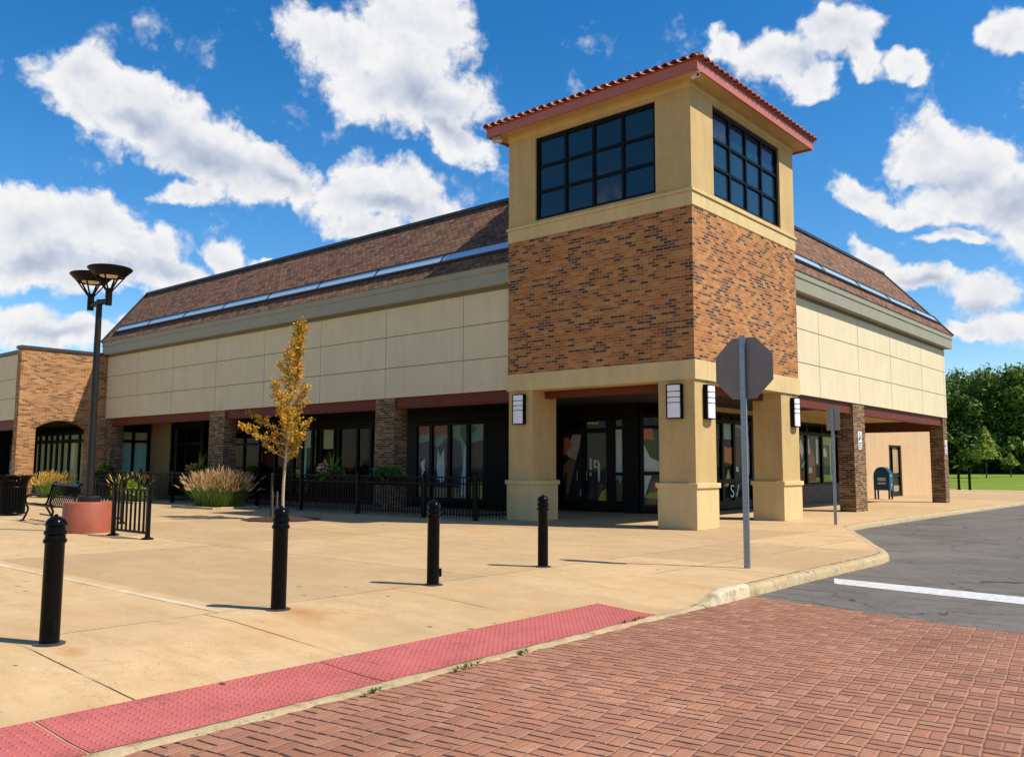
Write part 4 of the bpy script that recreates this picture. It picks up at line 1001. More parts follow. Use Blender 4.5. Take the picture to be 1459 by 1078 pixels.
# right wing: windows over a stone knee wall
MB().box(SX - .12, SX + .10, 14.4, 21.4, 0, .74).build('knee_wall', 'knee_stone', store, bev=.01)
MB().box(SX - .12, SX + .04, 14.4, 21.4, 3.24, 3.47).build('shop_header', 'stucco_gold', store)
artw = [('mural_maroon', [(.9, .9), (1.3, .9), (1.4, 1.4), (1.0, 1.3)]), ('mural_white', [(.9, 2.3), (1.1, 2.6), (1.3, 2.2), (1.2, 1.9), (1.0, 2.0)]), ('mural_pink', [(1.0, 2.1), (1.25, 2.4), (1.35, 2.1), (1.15, 1.75)]), ('mural_teal', [(1.0, 1.5), (1.5, 1.75), (1.3, 1.4)]),
        ('mural_white', [(1.65, 1.4), (2.1, 1.5), (2.2, 1.25), (1.7, 1.2)]), ('mural_white', [(1.6, 1.95), (1.75, 2.6), (1.95, 2.6), (2.0, 2.0)]), ('mural_brown', [(1.7, .9), (1.8, 2.0), (2.1, 2.3), (2.5, 1.8), (2.6, .9)]), ('mural_white', rect(2.65, 2.85, 1.6, 2.62)),
        ('mural_white', [(3.35, 1.9), (3.4, 2.2), (3.6, 2.3), (3.8, 2.1), (3.8, 1.9)]), ('mural_white', rect(4.15, 4.28, .95, 2.5)), ('mural_lime', rect(3.2, 4.7, .86, 1.15)), ('mural_tan', rect(1.6, 3.0, .86, 1.05)), ('mural_black', rect(.2, 3.05, .86, 2.75)), ('mural_lime', rect(3.2, 4.9, 2.4, 2.75)), ('mural_green', rect(3.2, 4.9, .86, 2.4))]
shopfront('shopfront_window', (SX, 14.4, 0), (0, 1, 0), [0, 1.55, 3.12, 4.9, 7.0], [.74, 2.80, 3.24], sill=.08, art=artw, mul=.07)
# room behind the glass
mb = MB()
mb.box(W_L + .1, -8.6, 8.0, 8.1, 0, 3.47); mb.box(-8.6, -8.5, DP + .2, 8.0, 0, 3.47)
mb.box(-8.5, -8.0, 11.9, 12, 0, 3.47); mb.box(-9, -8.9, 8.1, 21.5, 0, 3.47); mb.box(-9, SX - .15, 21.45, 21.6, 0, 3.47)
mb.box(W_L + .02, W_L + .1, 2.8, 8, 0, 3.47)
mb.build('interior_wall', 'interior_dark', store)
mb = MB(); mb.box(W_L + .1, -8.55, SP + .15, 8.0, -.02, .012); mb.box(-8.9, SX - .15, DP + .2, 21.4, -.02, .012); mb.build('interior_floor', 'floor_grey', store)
# low rear wing in peach render beyond the right hand arcade
mb = MB()
XA = -4.5; dy0, dy1, dz = 27.95, 29.95, 2.62
mb.box(XA - 8, XA, 22.42, dy0, 0, 4.4); mb.box(XA - 8, XA, dy1, 35.2, 0, 4.4); mb.box(XA - 8, XA, dy0, dy1, dz, 4.4); mb.box(XA - 8, XA - .25, dy0, dy1, 0, dz)
rw = mb.build('rear_wing_wall', 'stucco_peach', store)
shopfront('rear_door', (XA - .12, dy0, 0), (0, 1, 0), [0, .75, 2.0], [.0, 1.05, 2.62], sill=.2, art=[('mural_tan', rect(.82, 1.9, 1.2, 2.4)), ('mural_tan', rect(.82, 1.9, .25, .55)), ('mural_black', rect(.1, 1.9, .2, 2.5))])
MB().box(-4.48, -4.4, 21.4, 22.5, 0, 3.47).build('return_wall', 'stucco_peach', store)

# ---- wall lanterns on the pillars
def lantern(loc, rz, label):
    root = thing('wall_lantern', label, 'wall lamp', loc, rz, 'striped wall lanterns on the tower pillars')
    # local: -Y is out from the wall, x across, z up, origin at bottom centre
    m = MB(); m.box(-.19, .19, -.045, 0, 0, .82)
    for s_ in (-1, 1): m.box(s_ * .19 - .012, s_ * .19 + .012, -.115, 0, .0, .82)
    arc = [(-.178, 0)] + [(.178 * math.cos(math.pi - t * math.pi / 8), -.10 - .055 * math.sin(t * math.pi / 8)) for t in range(9)] + [(.178, 0)]
    def slab(mm, z0, z1, g=0.0):
        n = len(arc); vs = [(x * (1 + g), y * (1 + g * .6), z0) for x, y in arc] + [(x * (1 + g), y * (1 + g * .6), z1) for x, y in arc]
        mm.add(vs, [tuple(range(n)), tuple(range(2 * n - 1, n - 1, -1))] + [(i, n + i, n + (i + 1) % n, (i + 1) % n) for i in range(n)])
    for z in (0.0, .372, .50, .635, .795): slab(m, z, z + (.025 if z not in (.372, .5, .635) else .018), .03)
    m.build('housing', 'satin_black', root)
    k = MB(); slab(k, .022, .80); k.build('diffuser', 'lens_white', root, smooth=True)
    return root
lan = lantern((-5.36, .02, 2.58), 0, 'striped white wall lantern on the left tower pillar, beside the patio fence')
dup(lan, (-.52, .02, 2.58), 0, 'striped white wall lantern on the shaded left face of the corner pillar')
dup(lan, (-.02, .62, 2.58), R(90), 'striped white wall lantern on the right face of the corner pillar, beside the octagonal sign')
dup(lan, (-.02, 5.62, 2.58), R(90), 'striped white wall lantern on the right tower pillar, above the thin signpost')
# ---- security cameras under the tower eaves
def seccam(loc, rz, label):
    root = thing('security_camera', label, 'security camera', loc, rz, 'security cameras under the tower eaves')
    m = MB(); m.lathe([(.05, 0), (.05, -.02), (.03, -.05), (.03, -.09)], n=14); m.build('mount', 'camera_white', root, smooth=True)
    m = MB(); m.tube([(0, .08, -.11), (0, -.16, -.15)], [.055, .05], 14); m.box(-.06, .06, -.20, .06, -.085, -.075); m.build('camera_body', 'camera_white', root, smooth=True)
    m = MB(); m.tube([(0, -.16, -.15), (0, -.168, -.1515)], .036, 14); m.build('camera_lens', 'satin_black', root)
    return root
sc1 = seccam((.27, -.27, 10.80), R(60), 'small pale security camera under the front corner of the tower eaves')
dup(sc1, (TL - .14, -.28, 10.76), R(-40), 'small white security camera under the left end of the tower eaves')

# ------------------------------------------------------------------ neighbouring brick shop on the left
nb = thing('brick_shop', 'lower brick and cream shop with an arched portal, left of the corner store', 'building', (-31, 0, 0))
NBI = Matrix.Translation((31, 0, 0))
def nbp(o): o.matrix_parent_inverse = NBI; return o
def portal():
    y0, y1, zt = -3.5, 1.2, 6.55; a0, a1, zs, zc = -2.74, -.46, 3.05, 3.42
    x0, x1 = -31.45, -31.0
    arch = [(a0, 0), (a0, zs)]
    n = 16; c = (a0 + a1) / 2; hw = (a1 - a0) / 2; rise = zc - zs; rad = (hw * hw + rise * rise) / (2 * rise); cz = zc - rad; th = math.asin(hw / rad)
    for i in range(n + 1):
        t = -th + 2 * th * i / n; arch.append((c + rad * math.sin(t), cz + rad * math.cos(t)))
    arch += [(a1, 0)]
    m = MB()
    m.prism([(y0, 0), (a0, 0), (a0, zt), (y0, zt)], (x1, 0, 0), (0, 1, 0), (0, 0, 1), (x0 - x1, 0, 0))
    m.prism([(a1, 0), (y1, 0), (y1, zt), (a1, zt)], (x1, 0, 0), (0, 1, 0), (0, 0, 1), (x0 - x1, 0, 0))
    top = [p for p in arch[1:-1]]
    for p, q_ in zip(top, top[1:]):
        m.prism([p, q_, (q_[0], zt), (p[0], zt)], (x1, 0, 0), (0, 1, 0), (0, 0, 1), (x0 - x1, 0, 0))
    o = nbp(m.build('brick_portal_wall', 'brick_buff', nb))
    # arch ring of soldier bricks
    k = MB(); N_ = 26
    for i in range(N_):
        t0 = -th * 1.04 + 2.08 * th * i / N_; t1 = t0 + 2.08 * th / N_ * .84
        r0, r1 = rad + .002, rad + .21
        k.prism([(c + r0 * math.sin(t0), cz + r0 * math.cos(t0)), (c + r0 * math.sin(t1), cz + r0 * math.cos(t1)), (c + r1 * math.sin(t1), cz + r1 * math.cos(t1)), (c + r1 * math.sin(t0), cz + r1 * math.cos(t0))],
                (x1 + .018, 0, 0), (0, 1, 0), (0, 0, 1), (-.03, 0, 0))
    nbp(k.build('arch_ring', 'brick_buff', nb))
    k = MB().box(x0 - .06, x1 + .06, y0 - .06, y1, zt, zt + .13); nbp(k.build('coping', 'coping_dark', nb))
portal()
def nbparts():
    m = MB(); yf = -3.25; j = .012; cuts = [-44.5, -41.2, -37.9, -34.6, -31.47]
    for a, b in zip(cuts, cuts[1:]):
        for z0, z1 in zip((3.42, 4.40, 5.28, 6.40)[:-1], (4.40, 5.28, 6.40)): m.box(a + j, b - j, yf, yf + .05, z0 + j, z1 - j)
    o = nbp(m.build('panelled_wall', 'panel_cream', nb, bev=.006))
    m = MB().box(-44.5, -31.47, yf + .022, yf + .3, 3.43, 6.44); nbp(m.build('panel_backing', 'panel_joint', nb))
    m = MB().box(-44.6, -31.46, yf - .05, yf + .4, 6.44, 6.58); nbp(m.build('coping', 'coping_dark', nb))
    m = MB().box(-44.5, -31.47, -2.8, 12, 6.2, 6.4); nbp(m.build('flat_roof', 'coping_dark', nb))
    m = MB().box(-44.5, -31.47, yf + .06, yf + .28, 2.98, 3.42); nbp(m.build('lintel_beam', 'beam_red', nb))
    m = MB().box(-44.5, -31.47, yf + .3, 3, 3.38, 3.46); nbp(m.build('arcade_soffit', 'soffit_dark', nb))
    m = MB().box(-42.3, -41.5, yf + .05, yf + .6, 0, 3.0); nbp(m.build('brick_column', 'brick_brown', nb))
    # its own glazed front, with flat panels behind it painted as daylight
    o = shopfront('shopfront_window', (-43.5, .5, 0), (1, 0, 0), [0, 1.2, 2.4, 3.6, 4.5, 5.3, 6.0, 6.7, 7.4, 8.2, 9.4, 10.8, 12.0], [.1, 2.6, 3.0, 3.4], parent=nb, mul=.09,
          art=[('mural_red', rect(0, 3.4, 2.62, 3.0)), ('mural_teal', rect(.1, 3.4, 1.6, 2.6)), ('mural_white', rect(.1, 3.4, .9, 1.6)), ('daylight_cream', rect(4.0, 12, .3, 2.6)), ('daylight_teal', rect(4.0, 12, 2.62, 3.0))])
    for q_ in [o] : q_.matrix_parent_inverse = NBI
    nb.location.x -= .33
    m = MB().box(-44.5, -31.0, 6, 6.2, 0, 6.2); m.box(-44.5, -44.3, -3.2, 6, 0, 6.4); nbp(m.build('rear_wall', 'interior_dark', nb))
nbparts()

# ------------------------------------------------------------------ bollards
def bollard(loc, label, foot=True):
    root = thing('bollard', label, 'bollard', loc, random.uniform(0, 6), 'black domed bollards along the plaza edge')
    r = .076
    prof = [(r, 0.0), (r, .80), (r + .004, .805), (r + .014, .815), (r + .014, .835), (r + .003, .845), (r + .002, .872), (r + .012, .882), (r + .012, .900), (r, .912), (r, .945), (r + .008, .952), (r + .008, .962)]
    for t in range(1, 8): a = t * math.pi / 2 / 7.6; prof.append(((r + .004) * math.cos(a), .964 + .062 * math.sin(a)))
    prof += [(.016, 1.030), (.012, 1.040), (.0, 1.043)]
    MB().lathe(prof, n=40, cap=False).build('post', 'paint_black', root, smooth=True)
    m = MB(); m.lathe([(.125, 0), (.125, .010), (.082, .014)], n=10); m.build('base_plate', 'coping_dark', root)
    m = MB(); m.box(-.015, .015, -r - .030, -r + .02, .10, .20); m.build('hinge_lug', 'satin_black', root, bev=.006)
    return root
b1 = bollard((2.42, -15.02, 0), 'black bollard nearest the camera, at the left edge in front of the bench')
b2 = dup(b1, (2.34, -12.80, 0), 1.2, 'black bollard with a rust stain at its foot, in front of the young tree')
dup(b1, (2.17, -10.48, 0), 2.5, 'black bollard standing in front of the patio fence, third along the row')
dup(b1, (1.94, -8.05, 0), 4.0, 'black bollard farthest along the row, in front of the tower entrance')
# two slim black posts far away on the lawn edge
def fpost(loc, label):
    root = thing('marker_post', label, 'post', loc, 0, 'pair of slim black posts at the lawn edge')
    MB().lathe([(.085, 0), (.085, 1.42), (.10, 1.44), (.10, 1.50), (.05, 1.57), (0, 1.58)], n=14, cap=False).build('post_shaft', 'paint_black', root, smooth=True)
    MB().lathe([(.14, 0), (.14, .04), (.09, .06)], n=14).build('base', 'satin_black', root)
    return root
fp = fpost((-5.95, 46.9, 0), 'left slim black post of the pair at the lawn edge, nearer the brick column')
dup(fp, (-5.28, 46.9, 0), 0, 'right slim black post of the pair at the lawn edge, farther from the brick column')

# ------------------------------------------------------------------ signs
def stopsign():
    root = thing('road_sign', 'large octagonal road sign on a steel post, blank grey back showing', 'road sign', (4.2, -6.16, -.02))
    m = MB(); hz = 3.42
    # perforated U channel post, open side away from the camera
    m.box(-.034, .034, -.006, .002, 0, hz); m.box(-.042, -.030, -.002, .038, 0, hz); m.box(.030, .042, -.002, .038, 0, hz)
    post = m.build('sign_post', 'galvanised', root)
    hl = MB()
    for i in range(38): hl.lathe([(.006, 0), (.006, .0015), (0, .0016)], (0, 0, 0), 8, cap=False); n0 = len(hl.v) - 24; hl.v[n0:] = [(a_, -.0065 - c_, .12 + i * .064 + b_) for a_, b_, c_ in hl.v[n0:]]
    hl.build('post_holes', 'mural_black', post)
    k = MB(); r = .455 / math.cos(math.pi / 8); pts = [(r * math.cos(math.pi / 8 + i * math.pi / 4), 2.93 + r * math.sin(math.pi / 8 + i * math.pi / 4)) for i in range(8)]
    k.prism(pts, (0, .048, 0), (1, 0, 0), (0, 0, 1), (0, .006, 0)); k.build('sign_plate', 'sign_back', root)
    b = MB()
    for z in (2.62, 3.25): b.tube([(0, -.016, z), (0, .048, z)], .011, 8)
    b.build('bolt', 'fixture_steel', root)
stopsign()
def smallsign():
    root = thing('parking_sign', 'small blank backed sign on a thin grey post by the kerb bend', 'sign', (1.55, 4.35, -.01), R(6))
    m = MB(); m.box(-.030, .030, -.005, .003, 0, 3.0); m.box(-.036, -.026, 0, .03, 0, 3.0); m.box(.026, .036, 0, .03, 0, 3.0); m.build('sign_post', 'galvanised', root)
    k = MB(); k.box(-.155, .185, .032, .036, 2.42, 3.03); k.build('sign_plate', 'small_sign_back', root, bev=.01)
    h = MB()
    for i in range(6): h.box(-.012, .012, .0295, .032, 2.48 + i * .09, 2.53 + i * .09)
    h.build('post_holes', 'satin_black', root)
smallsign()
def colsign(loc, label):
    root = thing('column_sign', label, 'sign', loc, 0, 'white parking notices on brick columns')
    MB().box(0, .012, -.16, .16, .14, .74).build('sign_board', 'sign_white', root, bev=.003)
    k = MB(); d0, d1 = .012, .015
    k.box(d0, d1, -.10, .06, .47, .54); k.box(d0, d1, -.03, .05, .54, .63); k.box(d0, d1, -.06, .00, .64, .70); k.box(d0, d1, -.12, -.06, .42, .50)
    for i in range(3): k.box(d0, d1, -.12, .12, .18 + i * .075, .215 + i * .075)
    k.build('sign_marks', 'mural_black', root)
    return root
cs = colsign((-.309, 11.70, 1.93), 'white notice board on the brick column behind the thin signpost')
dup(cs, (-.309, 22.09, 1.9), 0, 'white notice board on the far end brick column beside the wood')

# ------------------------------------------------------------------ street lamp
def streetlamp():
    root = thing('street_lamp', 'tall dark double headed street lamp standing in a round red concrete base', 'street lamp', (-9.27, -9.74, 0))
    MB().lathe([(.50, 0), (.50, .60), (.485, .635), (.45, .65)], n=48).build('concrete_base', 'terracotta_paint', root, smooth=True)
    m = MB().lathe([(.235, .65), (.235, .745), (.215, .765), (.10, .768)], n=32); m.build('base_plate', 'lamp_pole_paint', root, smooth=True)
    m = MB().lathe([(.082, .76), (.076, 2.5), (.062, 4.98), (.062, 5.06), (.0, 5.07)], n=24, cap=False); m.build('pole', 'lamp_pole_paint', root, smooth=True)
    od = Vector((.47, -.01, 0))
    a = MB(); a.tube([(-od.x, -od.y, 4.97), (-od.x * .45, -od.y * .45, 4.99), (0, 0, 4.99), (od.x * .45, od.y * .45, 4.99), (od.x, od.y, 4.97)], [.05, .06, .07, .06, .05], 10); a.build('cross_arm', 'lamp_bronze', root, smooth=True)
    for s_ in (-1, 1):
        c = od * s_
        h = MB()
        h.lathe([(.07, 4.88), (.07, 5.18), (.09, 5.24), (.03, 5.26)], (c.x, c.y, 0), 20)
        for k in range(6):
            an = k * math.pi / 3 + .3
            h.bar((c.x + .06 * math.cos(an), c.y + .06 * math.sin(an), 5.20), (c.x + .31 * math.cos(an), c.y + .31 * math.sin(an), 5.53), .028, .028)
        ho = h.build('lamp_head', 'lamp_bronze', root, smooth=True)
        d = MB(); d.lathe([(.29, 5.50), (.455, 5.665), (.46, 5.685), (.44, 5.70), (.30, 5.715), (0, 5.72)], (c.x, c.y, 0), 40, cap=False)
        d.lathe([(.45, 5.675), (.285, 5.51), (.24, 5.55), (0, 5.57)], (c.x, c.y, 0), 40, cap=False); d.build('reflector', 'lamp_bronze', ho, smooth=True)
        l = MB(); l.lathe([(.0, 5.505), (.20, 5.513), (.21, 5.545)], (c.x, c.y, 0), 28, cap=False); l.build('lens', 'lens_cream', ho, smooth=True)
streetlamp()

# ------------------------------------------------------------------ rails beside the lamp
def arch_rail(loc, rz, label):
    root = thing('bike_rail', label, 'bike rail', loc, rz, 'black barred rails either side of the lamp base')
    Lh = .735; H = 1.02
    for s_ in (-1, 1):
        m = MB(); m.box(s_ * Lh - .035, s_ * Lh + .035, -.035, .035, 0, H + .02); 
        m.lathe([(.04, 0), (.045, .02), (.03, .045), (.0, .05)], (s_ * Lh, 0, H + .02), 12, cap=False); m.build('post', 'satin_black', root)
        m = MB(); m.lathe([(.125, 0), (.12, .02), (.08, .035), (.045, .05)], (s_ * Lh, 0, 0), 14); m.build('foot', 'satin_black', root)
    m = MB(); m.box(-Lh + .035, Lh - .035, -.02, .02, .93, .97); m.box(-Lh + .035, Lh - .035, -.02, .02, .10, .145)
    for i in range(7): x = -Lh + 1.47 * (i + 1) / 8; m.box(x - .017, x + .017, -.017, .017, .145, .93)
    m.build('bars', 'satin_black', root)
    m = MB(); m.tube([(.30 * math.cos(math.pi * t / 14), 0, .95 + .27 * math.sin(math.pi * t / 14)) for t in range(15)], .018, 8)
    m.build('hoop', 'satin_black', root, smooth=True)
    return root
ar = arch_rail((-7.32, -9.74, 0), 0, 'black barred hooped rail, right of the round red lamp base')
dup(ar, (-12.15, -8.0, 0), 0, 'black barred hooped rail, half hidden between the bench and the red lamp base')

# ------------------------------------------------------------------ bench
def bench():
    root = thing('park_bench', 'black slatted metal bench left of the red lamp base', 'bench', (-13.15, -9.0, 0), R(-6))
    HL = 1.08
    # local: x along the bench, -y front, +y back
    def curve(pts, n=24):
        pts = [Vector(p) for p in pts]; out = []
        for i in range(len(pts) - 1):
            p0 = pts[max(i - 1, 0)]; p1 = pts[i]; p2 = pts[i + 1]; p3 = pts[min(i + 2, len(pts) - 1)]
            for k in range(6):
                t = k / 6; out.append(.5 * ((2 * p1) + (-p0 + p2) * t + (2 * p0 - 5 * p1 + 4 * p2 - p3) * t * t + (-p0 + 3 * p1 - 3 * p2 + p3) * t ** 3))
        out.append(pts[-1]); return out
    for x in (-HL, HL):
        m = MB()
        m.tube(curve([(x, -.36, 0), (x, -.30, .12), (x, -.24, .30), (x, -.27, .42), (x, -.10, .43), (x, .12, .40), (x, .20, .46), (x, .27, .70), (x, .33, .93), (x, .42, .98)]), .026, 8)
        m.tube(curve([(x, .38, 0), (x, .30, .15), (x, .20, .32), (x, .13, .41)]), .026, 8)
        m.tube(curve([(x, -.26, .42), (x, -.31, .52), (x, -.26, .64), (x, -.10, .67), (x, .10, .64), (x, .25, .62)]), .024, 8)
        m.lathe([(.07, 0), (.06, .025), (.03, .04)], (x, -.36, 0), 10); m.lathe([(.07, 0), (.06, .025), (.03, .04)], (x, .38, 0), 10)
        m.build('end_frame', 'satin_black', root, smooth=True)
    m = MB()
    for i in range(14):
        x = -HL + .1 + (2 * HL - .2) * i / 13
        m.tube(curve([(x, -.27, .43), (x, -.05, .435), (x, .14, .41)]), .016, 6, flat=.5)
    m.bar((-HL, -.28, .425), (HL, -.28, .425), .05, .03); m.bar((-HL, .15, .40), (HL, .15, .40), .04, .03)
    m.build('seat', 'satin_black', root, smooth=True)
    m = MB()
    for i in range(14):
        x = -HL + .1 + (2 * HL - .2) * i / 13
        m.tube(curve([(x, .17, .42), (x, .21, .55), (x, .28, .78), (x, .34, .92)]), .016, 6, flat=.6)
    m.bar((-HL, .35, .93), (HL, .35, .93), .10, .05, (0, .3, 1))
    m.build('backrest', 'satin_black', root, smooth=True)
    m = MB(); m.tube([(-HL, .05, .16), (HL, .05, .16)], .02, 8); m.build('stretcher', 'satin_black', root, smooth=True)
bench()

# ------------------------------------------------------------------ litter bin
def litterbin():
    root = thing('litter_bin', 'black slatted litter bin with a flared top at the left edge', 'litter bin', (-17.0, -8.55, 0))
    MB().lathe([(.29, .03), (.31, .95), (.30, .95), (.28, .04)], n=28).build('liner', 'satin_black', root, smooth=True)
    m = MB(); n = 30
    for i in range(n):
        a = 2 * math.pi * i / n; ca, sa = math.cos(a), math.sin(a)
        prof = [(.33, .04), (.345, .5), (.35, .78), (.375, .92), (.43, 1.04), (.49, 1.13)]
        for (r0, z0), (r1, z1) in zip(prof, prof[1:]):
            m.bar((r0 * ca, r0 * sa, z0), (r1 * ca, r1 * sa, z1 + .004), .048, .010, (ca, sa, 0))
    m.build('slats', 'satin_black', root)
    for r, z, w in ((.335, .07, .02), (.352, .80, .018), (.475, 1.11, .02)):
        m = MB(); m.tube([(r * math.cos(2 * math.pi * t / 36), r * math.sin(2 * math.pi * t / 36), z) for t in range(37)], w, 6, cap=False)
        m.build('ring', 'satin_black', root, smooth=True)
    m = MB(); m.lathe([(.47, 1.12), (.30, 1.07), (.17, 1.06), (.17, 1.0), (.30, 1.02)], n=32, cap=False); m.build('lid', 'satin_black', root, smooth=True)
litterbin()

# ------------------------------------------------------------------ patio fence
def fence():
    root = thing('patio_fence', 'long black metal patio fence running along the left wing to the tower', 'fence', (-6.2, -1, 0))
    inv = Matrix.Translation((6.2, 1, 0))
    def post(x, y):
        m = MB(); m.box(x - .045, x + .045, y - .045, y + .045, 0, 1.20); m.box(x - .09, x + .09, y - .09, y + .09, 0, .014)
        m.lathe([(.052, 1.20), (.05, 1.225), (.0, 1.25)], (x, y, 0), 10, cap=False)
        m.lathe([(0.02, 1.24), (.036, 1.27), (.02, 1.30), (0, 1.305)], (x, y, 0), 10, cap=False)
        m.build('fence_post', 'satin_black', root).matrix_parent_inverse = inv
    def panel(a, b):
        a, b = Vector((*a, 0)), Vector((*b, 0)); d = (b - a); L_ = d.length; u = d / L_; m = MB()
        for z in (.14, .96, 1.14): m.bar(a + u * .045 + Vector((0, 0, z)), b - u * .045 + Vector((0, 0, z)), .03, .035)
        n = int(L_ / .115)
        for i in range(1, n):
            p = a + d * i / n; m.box(p.x - .012, p.x + .012, p.y - .012, p.y + .012, .06, 1.14)
        m.build('fence_panel', 'satin_black', root).matrix_parent_inverse = inv
    Y = -1.0
    xs = [-6.05, -8.05, -10.97, -13.85, -16.4, -19.3, -22.2, -24.9, -27.5, -29.6]
    post(TL - .10, .35); panel((TL - .10, .35), (-6.05, Y))
    for i, x in enumerate(xs):
        post(x, Y)
        if i < len(xs) - 1: panel((x, Y), (xs[i + 1], Y))
fence()
# planters hung on the fence and the flowers in them
def plant_mesh(n, spread, height, size, seed, droop=.2):
    rnd = random.Random(seed); m = MB()
    for i in range(n):
        a = rnd.uniform(0, 2 * math.pi); rr = math.sqrt(rnd.random()); bx_, by_ = spread[0] * rr * math.cos(a), spread[1] * rr * math.sin(a)
        z = height * rnd.random() ** 1.2 * (1 - .5 * rr) - droop * (rr > .8) * rnd.random()
        d = Vector((rnd.gauss(0, 1), rnd.gauss(0, 1), rnd.gauss(.6, .6))).normalized(); s_ = Vector((rnd.gauss(0, 1), rnd.gauss(0, 1), rnd.gauss(0, 1))).cross(d).normalized()
        l = size * rnd.uniform(.6, 1.5); w = l * .28; p = Vector((bx_, by_, z))
        m.add([p, p + d * l * .5 + s_ * w, p + d * l, p + d * l * .5 - s_ * w], [(0, 1, 2, 3)])
    return m
def spikes(n, h, seed, w=.014, fan=.45, c=(0, 0)):
    rnd = random.Random(seed); m = MB()
    for i in range(n):
        a = rnd.uniform(0, 6.28); lean = rnd.uniform(.05, fan); hh = h * rnd.uniform(.7, 1.1); s_ = Vector((-math.sin(a), math.cos(a), 0)); prev = None
        pts = []
        for k in range(5):
            t = k / 4; p = Vector((c[0] + math.cos(a) * lean * hh * t ** 1.6, c[1] + math.sin(a) * lean * hh * t ** 1.6, hh * t * (1 - .12 * lean * t))); ww = w * (1 - t) + .001
            pts += [p - s_ * ww, p + s_ * ww]
        m.add(pts, [(2 * k, 2 * k + 1, 2 * k + 3, 2 * k + 2) for k in range(4)])
    return m
def planter(x, w, label):
    root = thing('fence_planter', label, 'planter', (x, -.80, .88), 0, 'black trough planters hung inside the patio fence')
    m = MB(); m.prism([(-.12, 0), (.12, 0), (.17, .26), (-.17, .26)], (-w / 2, 0, 0), (0, 1, 0), (0, 0, 1), (w, 0, 0)); m.build('trough', 'satin_black', root)
    m = MB()
    for s_ in (-1, 1): m.box(s_ * w * .35 - .02, s_ * w * .35 + .02, -.20, -.1, .16, .29)
    m.build('hook', 'satin_black', root)
planter(-20.7, 1.5, 'black trough planter of orange flowers on the fence, left of the ornamental grass')
planter(-12.6, 1.3, 'black trough planter of pale pink flowers on the fence, right of the young tree')
planter(-9.85, 1.55, 'black trough planter with green foliage on the fence, in front of the nearer brick column')
planter(-28.6, 1.4, 'black trough planter with yellow flowers on the fence, behind the lamp pole')
def potplant(x, w, seed, label, petals=None, spike=True):
    root = thing('potted_flowers', label, 'plant', (x, -.80, 1.12))
    plant_mesh(420, (w / 2, .20), .34, .13, seed).build('foliage', 'leaf_pot', root)
    if spike: spikes(16, .85, seed + 1, .022, .6, (.1, 0)).build('leaf_spikes', 'leaf_hedge', root)
    if petals:
        o = plant_mesh(150, (w / 3, .18), .42, .09, seed + 2, 0).build('blossom', petals, root); o.location = (-w * .18, -.03, .05)
potplant(-20.7, 1.5, 1, 'orange blossoms and spiky leaves spilling from the fence planter left of the ornamental grass', 'petal_orange')
potplant(-12.6, 1.3, 2, 'green spiky plant with pale pink blossoms in the planter right of the young tree', 'petal_pink')
potplant(-9.85, 1.55, 3, 'bushy green foliage in the fence planter in front of the nearer brick column', None, False)
potplant(-28.6, 1.4, 4, 'yellow blossoms in the fence planter behind the lamp pole', 'plume_gold', False)

# ------------------------------------------------------------------ ornamental grasses
def grass_clump(loc, rx, ry, h, n, seed, label, plume='plume_tan', hedge=False, nplume=None):
    root = thing('ornamental_grass', label, 'grass clump', loc, 0)
    rnd = random.Random(seed); bl = MB(); pl = MB()
    for i in range(n):
        a = rnd.uniform(0, 6.283); rr = math.sqrt(rnd.random()); bx_, by_ = rx * rr * math.cos(a), ry * rr * math.sin(a)
        lean = Vector((bx_ / rx * .38 + rnd.gauss(0, .26), by_ / ry * .35 + rnd.gauss(0, .26), 0)) * h * .55
        hh = h * rnd.uniform(.35, .85) * (1 - .25 * rr)
        isp = rnd.random() < (nplume or .38)
        if isp: hh = h * rnd.uniform(.52, 1.0) * (1 - .18 * rr)
        s_ = Vector((rnd.gauss(0, 1), rnd.gauss(0, 1), 0)).normalized(); pts = []
        w = .007
        P = []
        for k in range(5):
            t = k / 4; p = Vector((bx_, by_, 0)) + lean * t ** 1.8 + Vector((0, 0, hh * t * (1 - .10 * t * lean.length))); P.append(p); ww = w * (1 - t) + .0012
            pts += [p - s_ * ww, p + s_ * ww]
        bl.add(pts, [(2 * k, 2 * k + 1, 2 * k + 3, 2 * k + 2) for k in range(4)])
        if isp:
            d = (P[4] - P[3]).normalized(); L_ = rnd.uniform(.14, .24) * h; b0 = P[4] - d * .06
            for q in range(2):
                s2 = Vector((rnd.gauss(0, 1), rnd.gauss(0, 1), rnd.gauss(0, 1))).cross(d).normalized() * .017
                pl.add([b0, b0 + d * L_ * .3 + s2, b0 + d * L_ * .7 + s2 * .8, b0 + d * L_ + Vector((0, 0, -.01)), b0 + d * L_ * .7 - s2 * .8, b0 + d * L_ * .3 - s2], [(0, 1, 2, 3, 4, 5)])
    bl.build('blades', 'blade_green', root); pl.build('plumes', plume, root)
    return root
grass_clump((-17.15, -2.0, .02), .95, .65, 1.30, 2600, 11, 'big clump of tan plumed ornamental grass left of the young tree')
grass_clump((-23.6, -1.9, .02), .95, .5, 1.15, 420, 12, 'yellow green plumed grass rising behind the barred rail right of the lamp', 'plume_gold', nplume=.2)
grass_clump((-30.2, -2.35, .02), .85, .5, 1.15, 1100, 13, 'golden plumed grass clump in front of the arched brick portal', 'plume_gold')
hd = thing('low_hedge', 'bright green low hedge behind the barred rail right of the lamp', 'hedge', (-23.3, -2.1, 0))
plant_mesh(3600, (1.35, .5), .85, .12, 20, 0).build('foliage', 'leaf_hedge', hd)
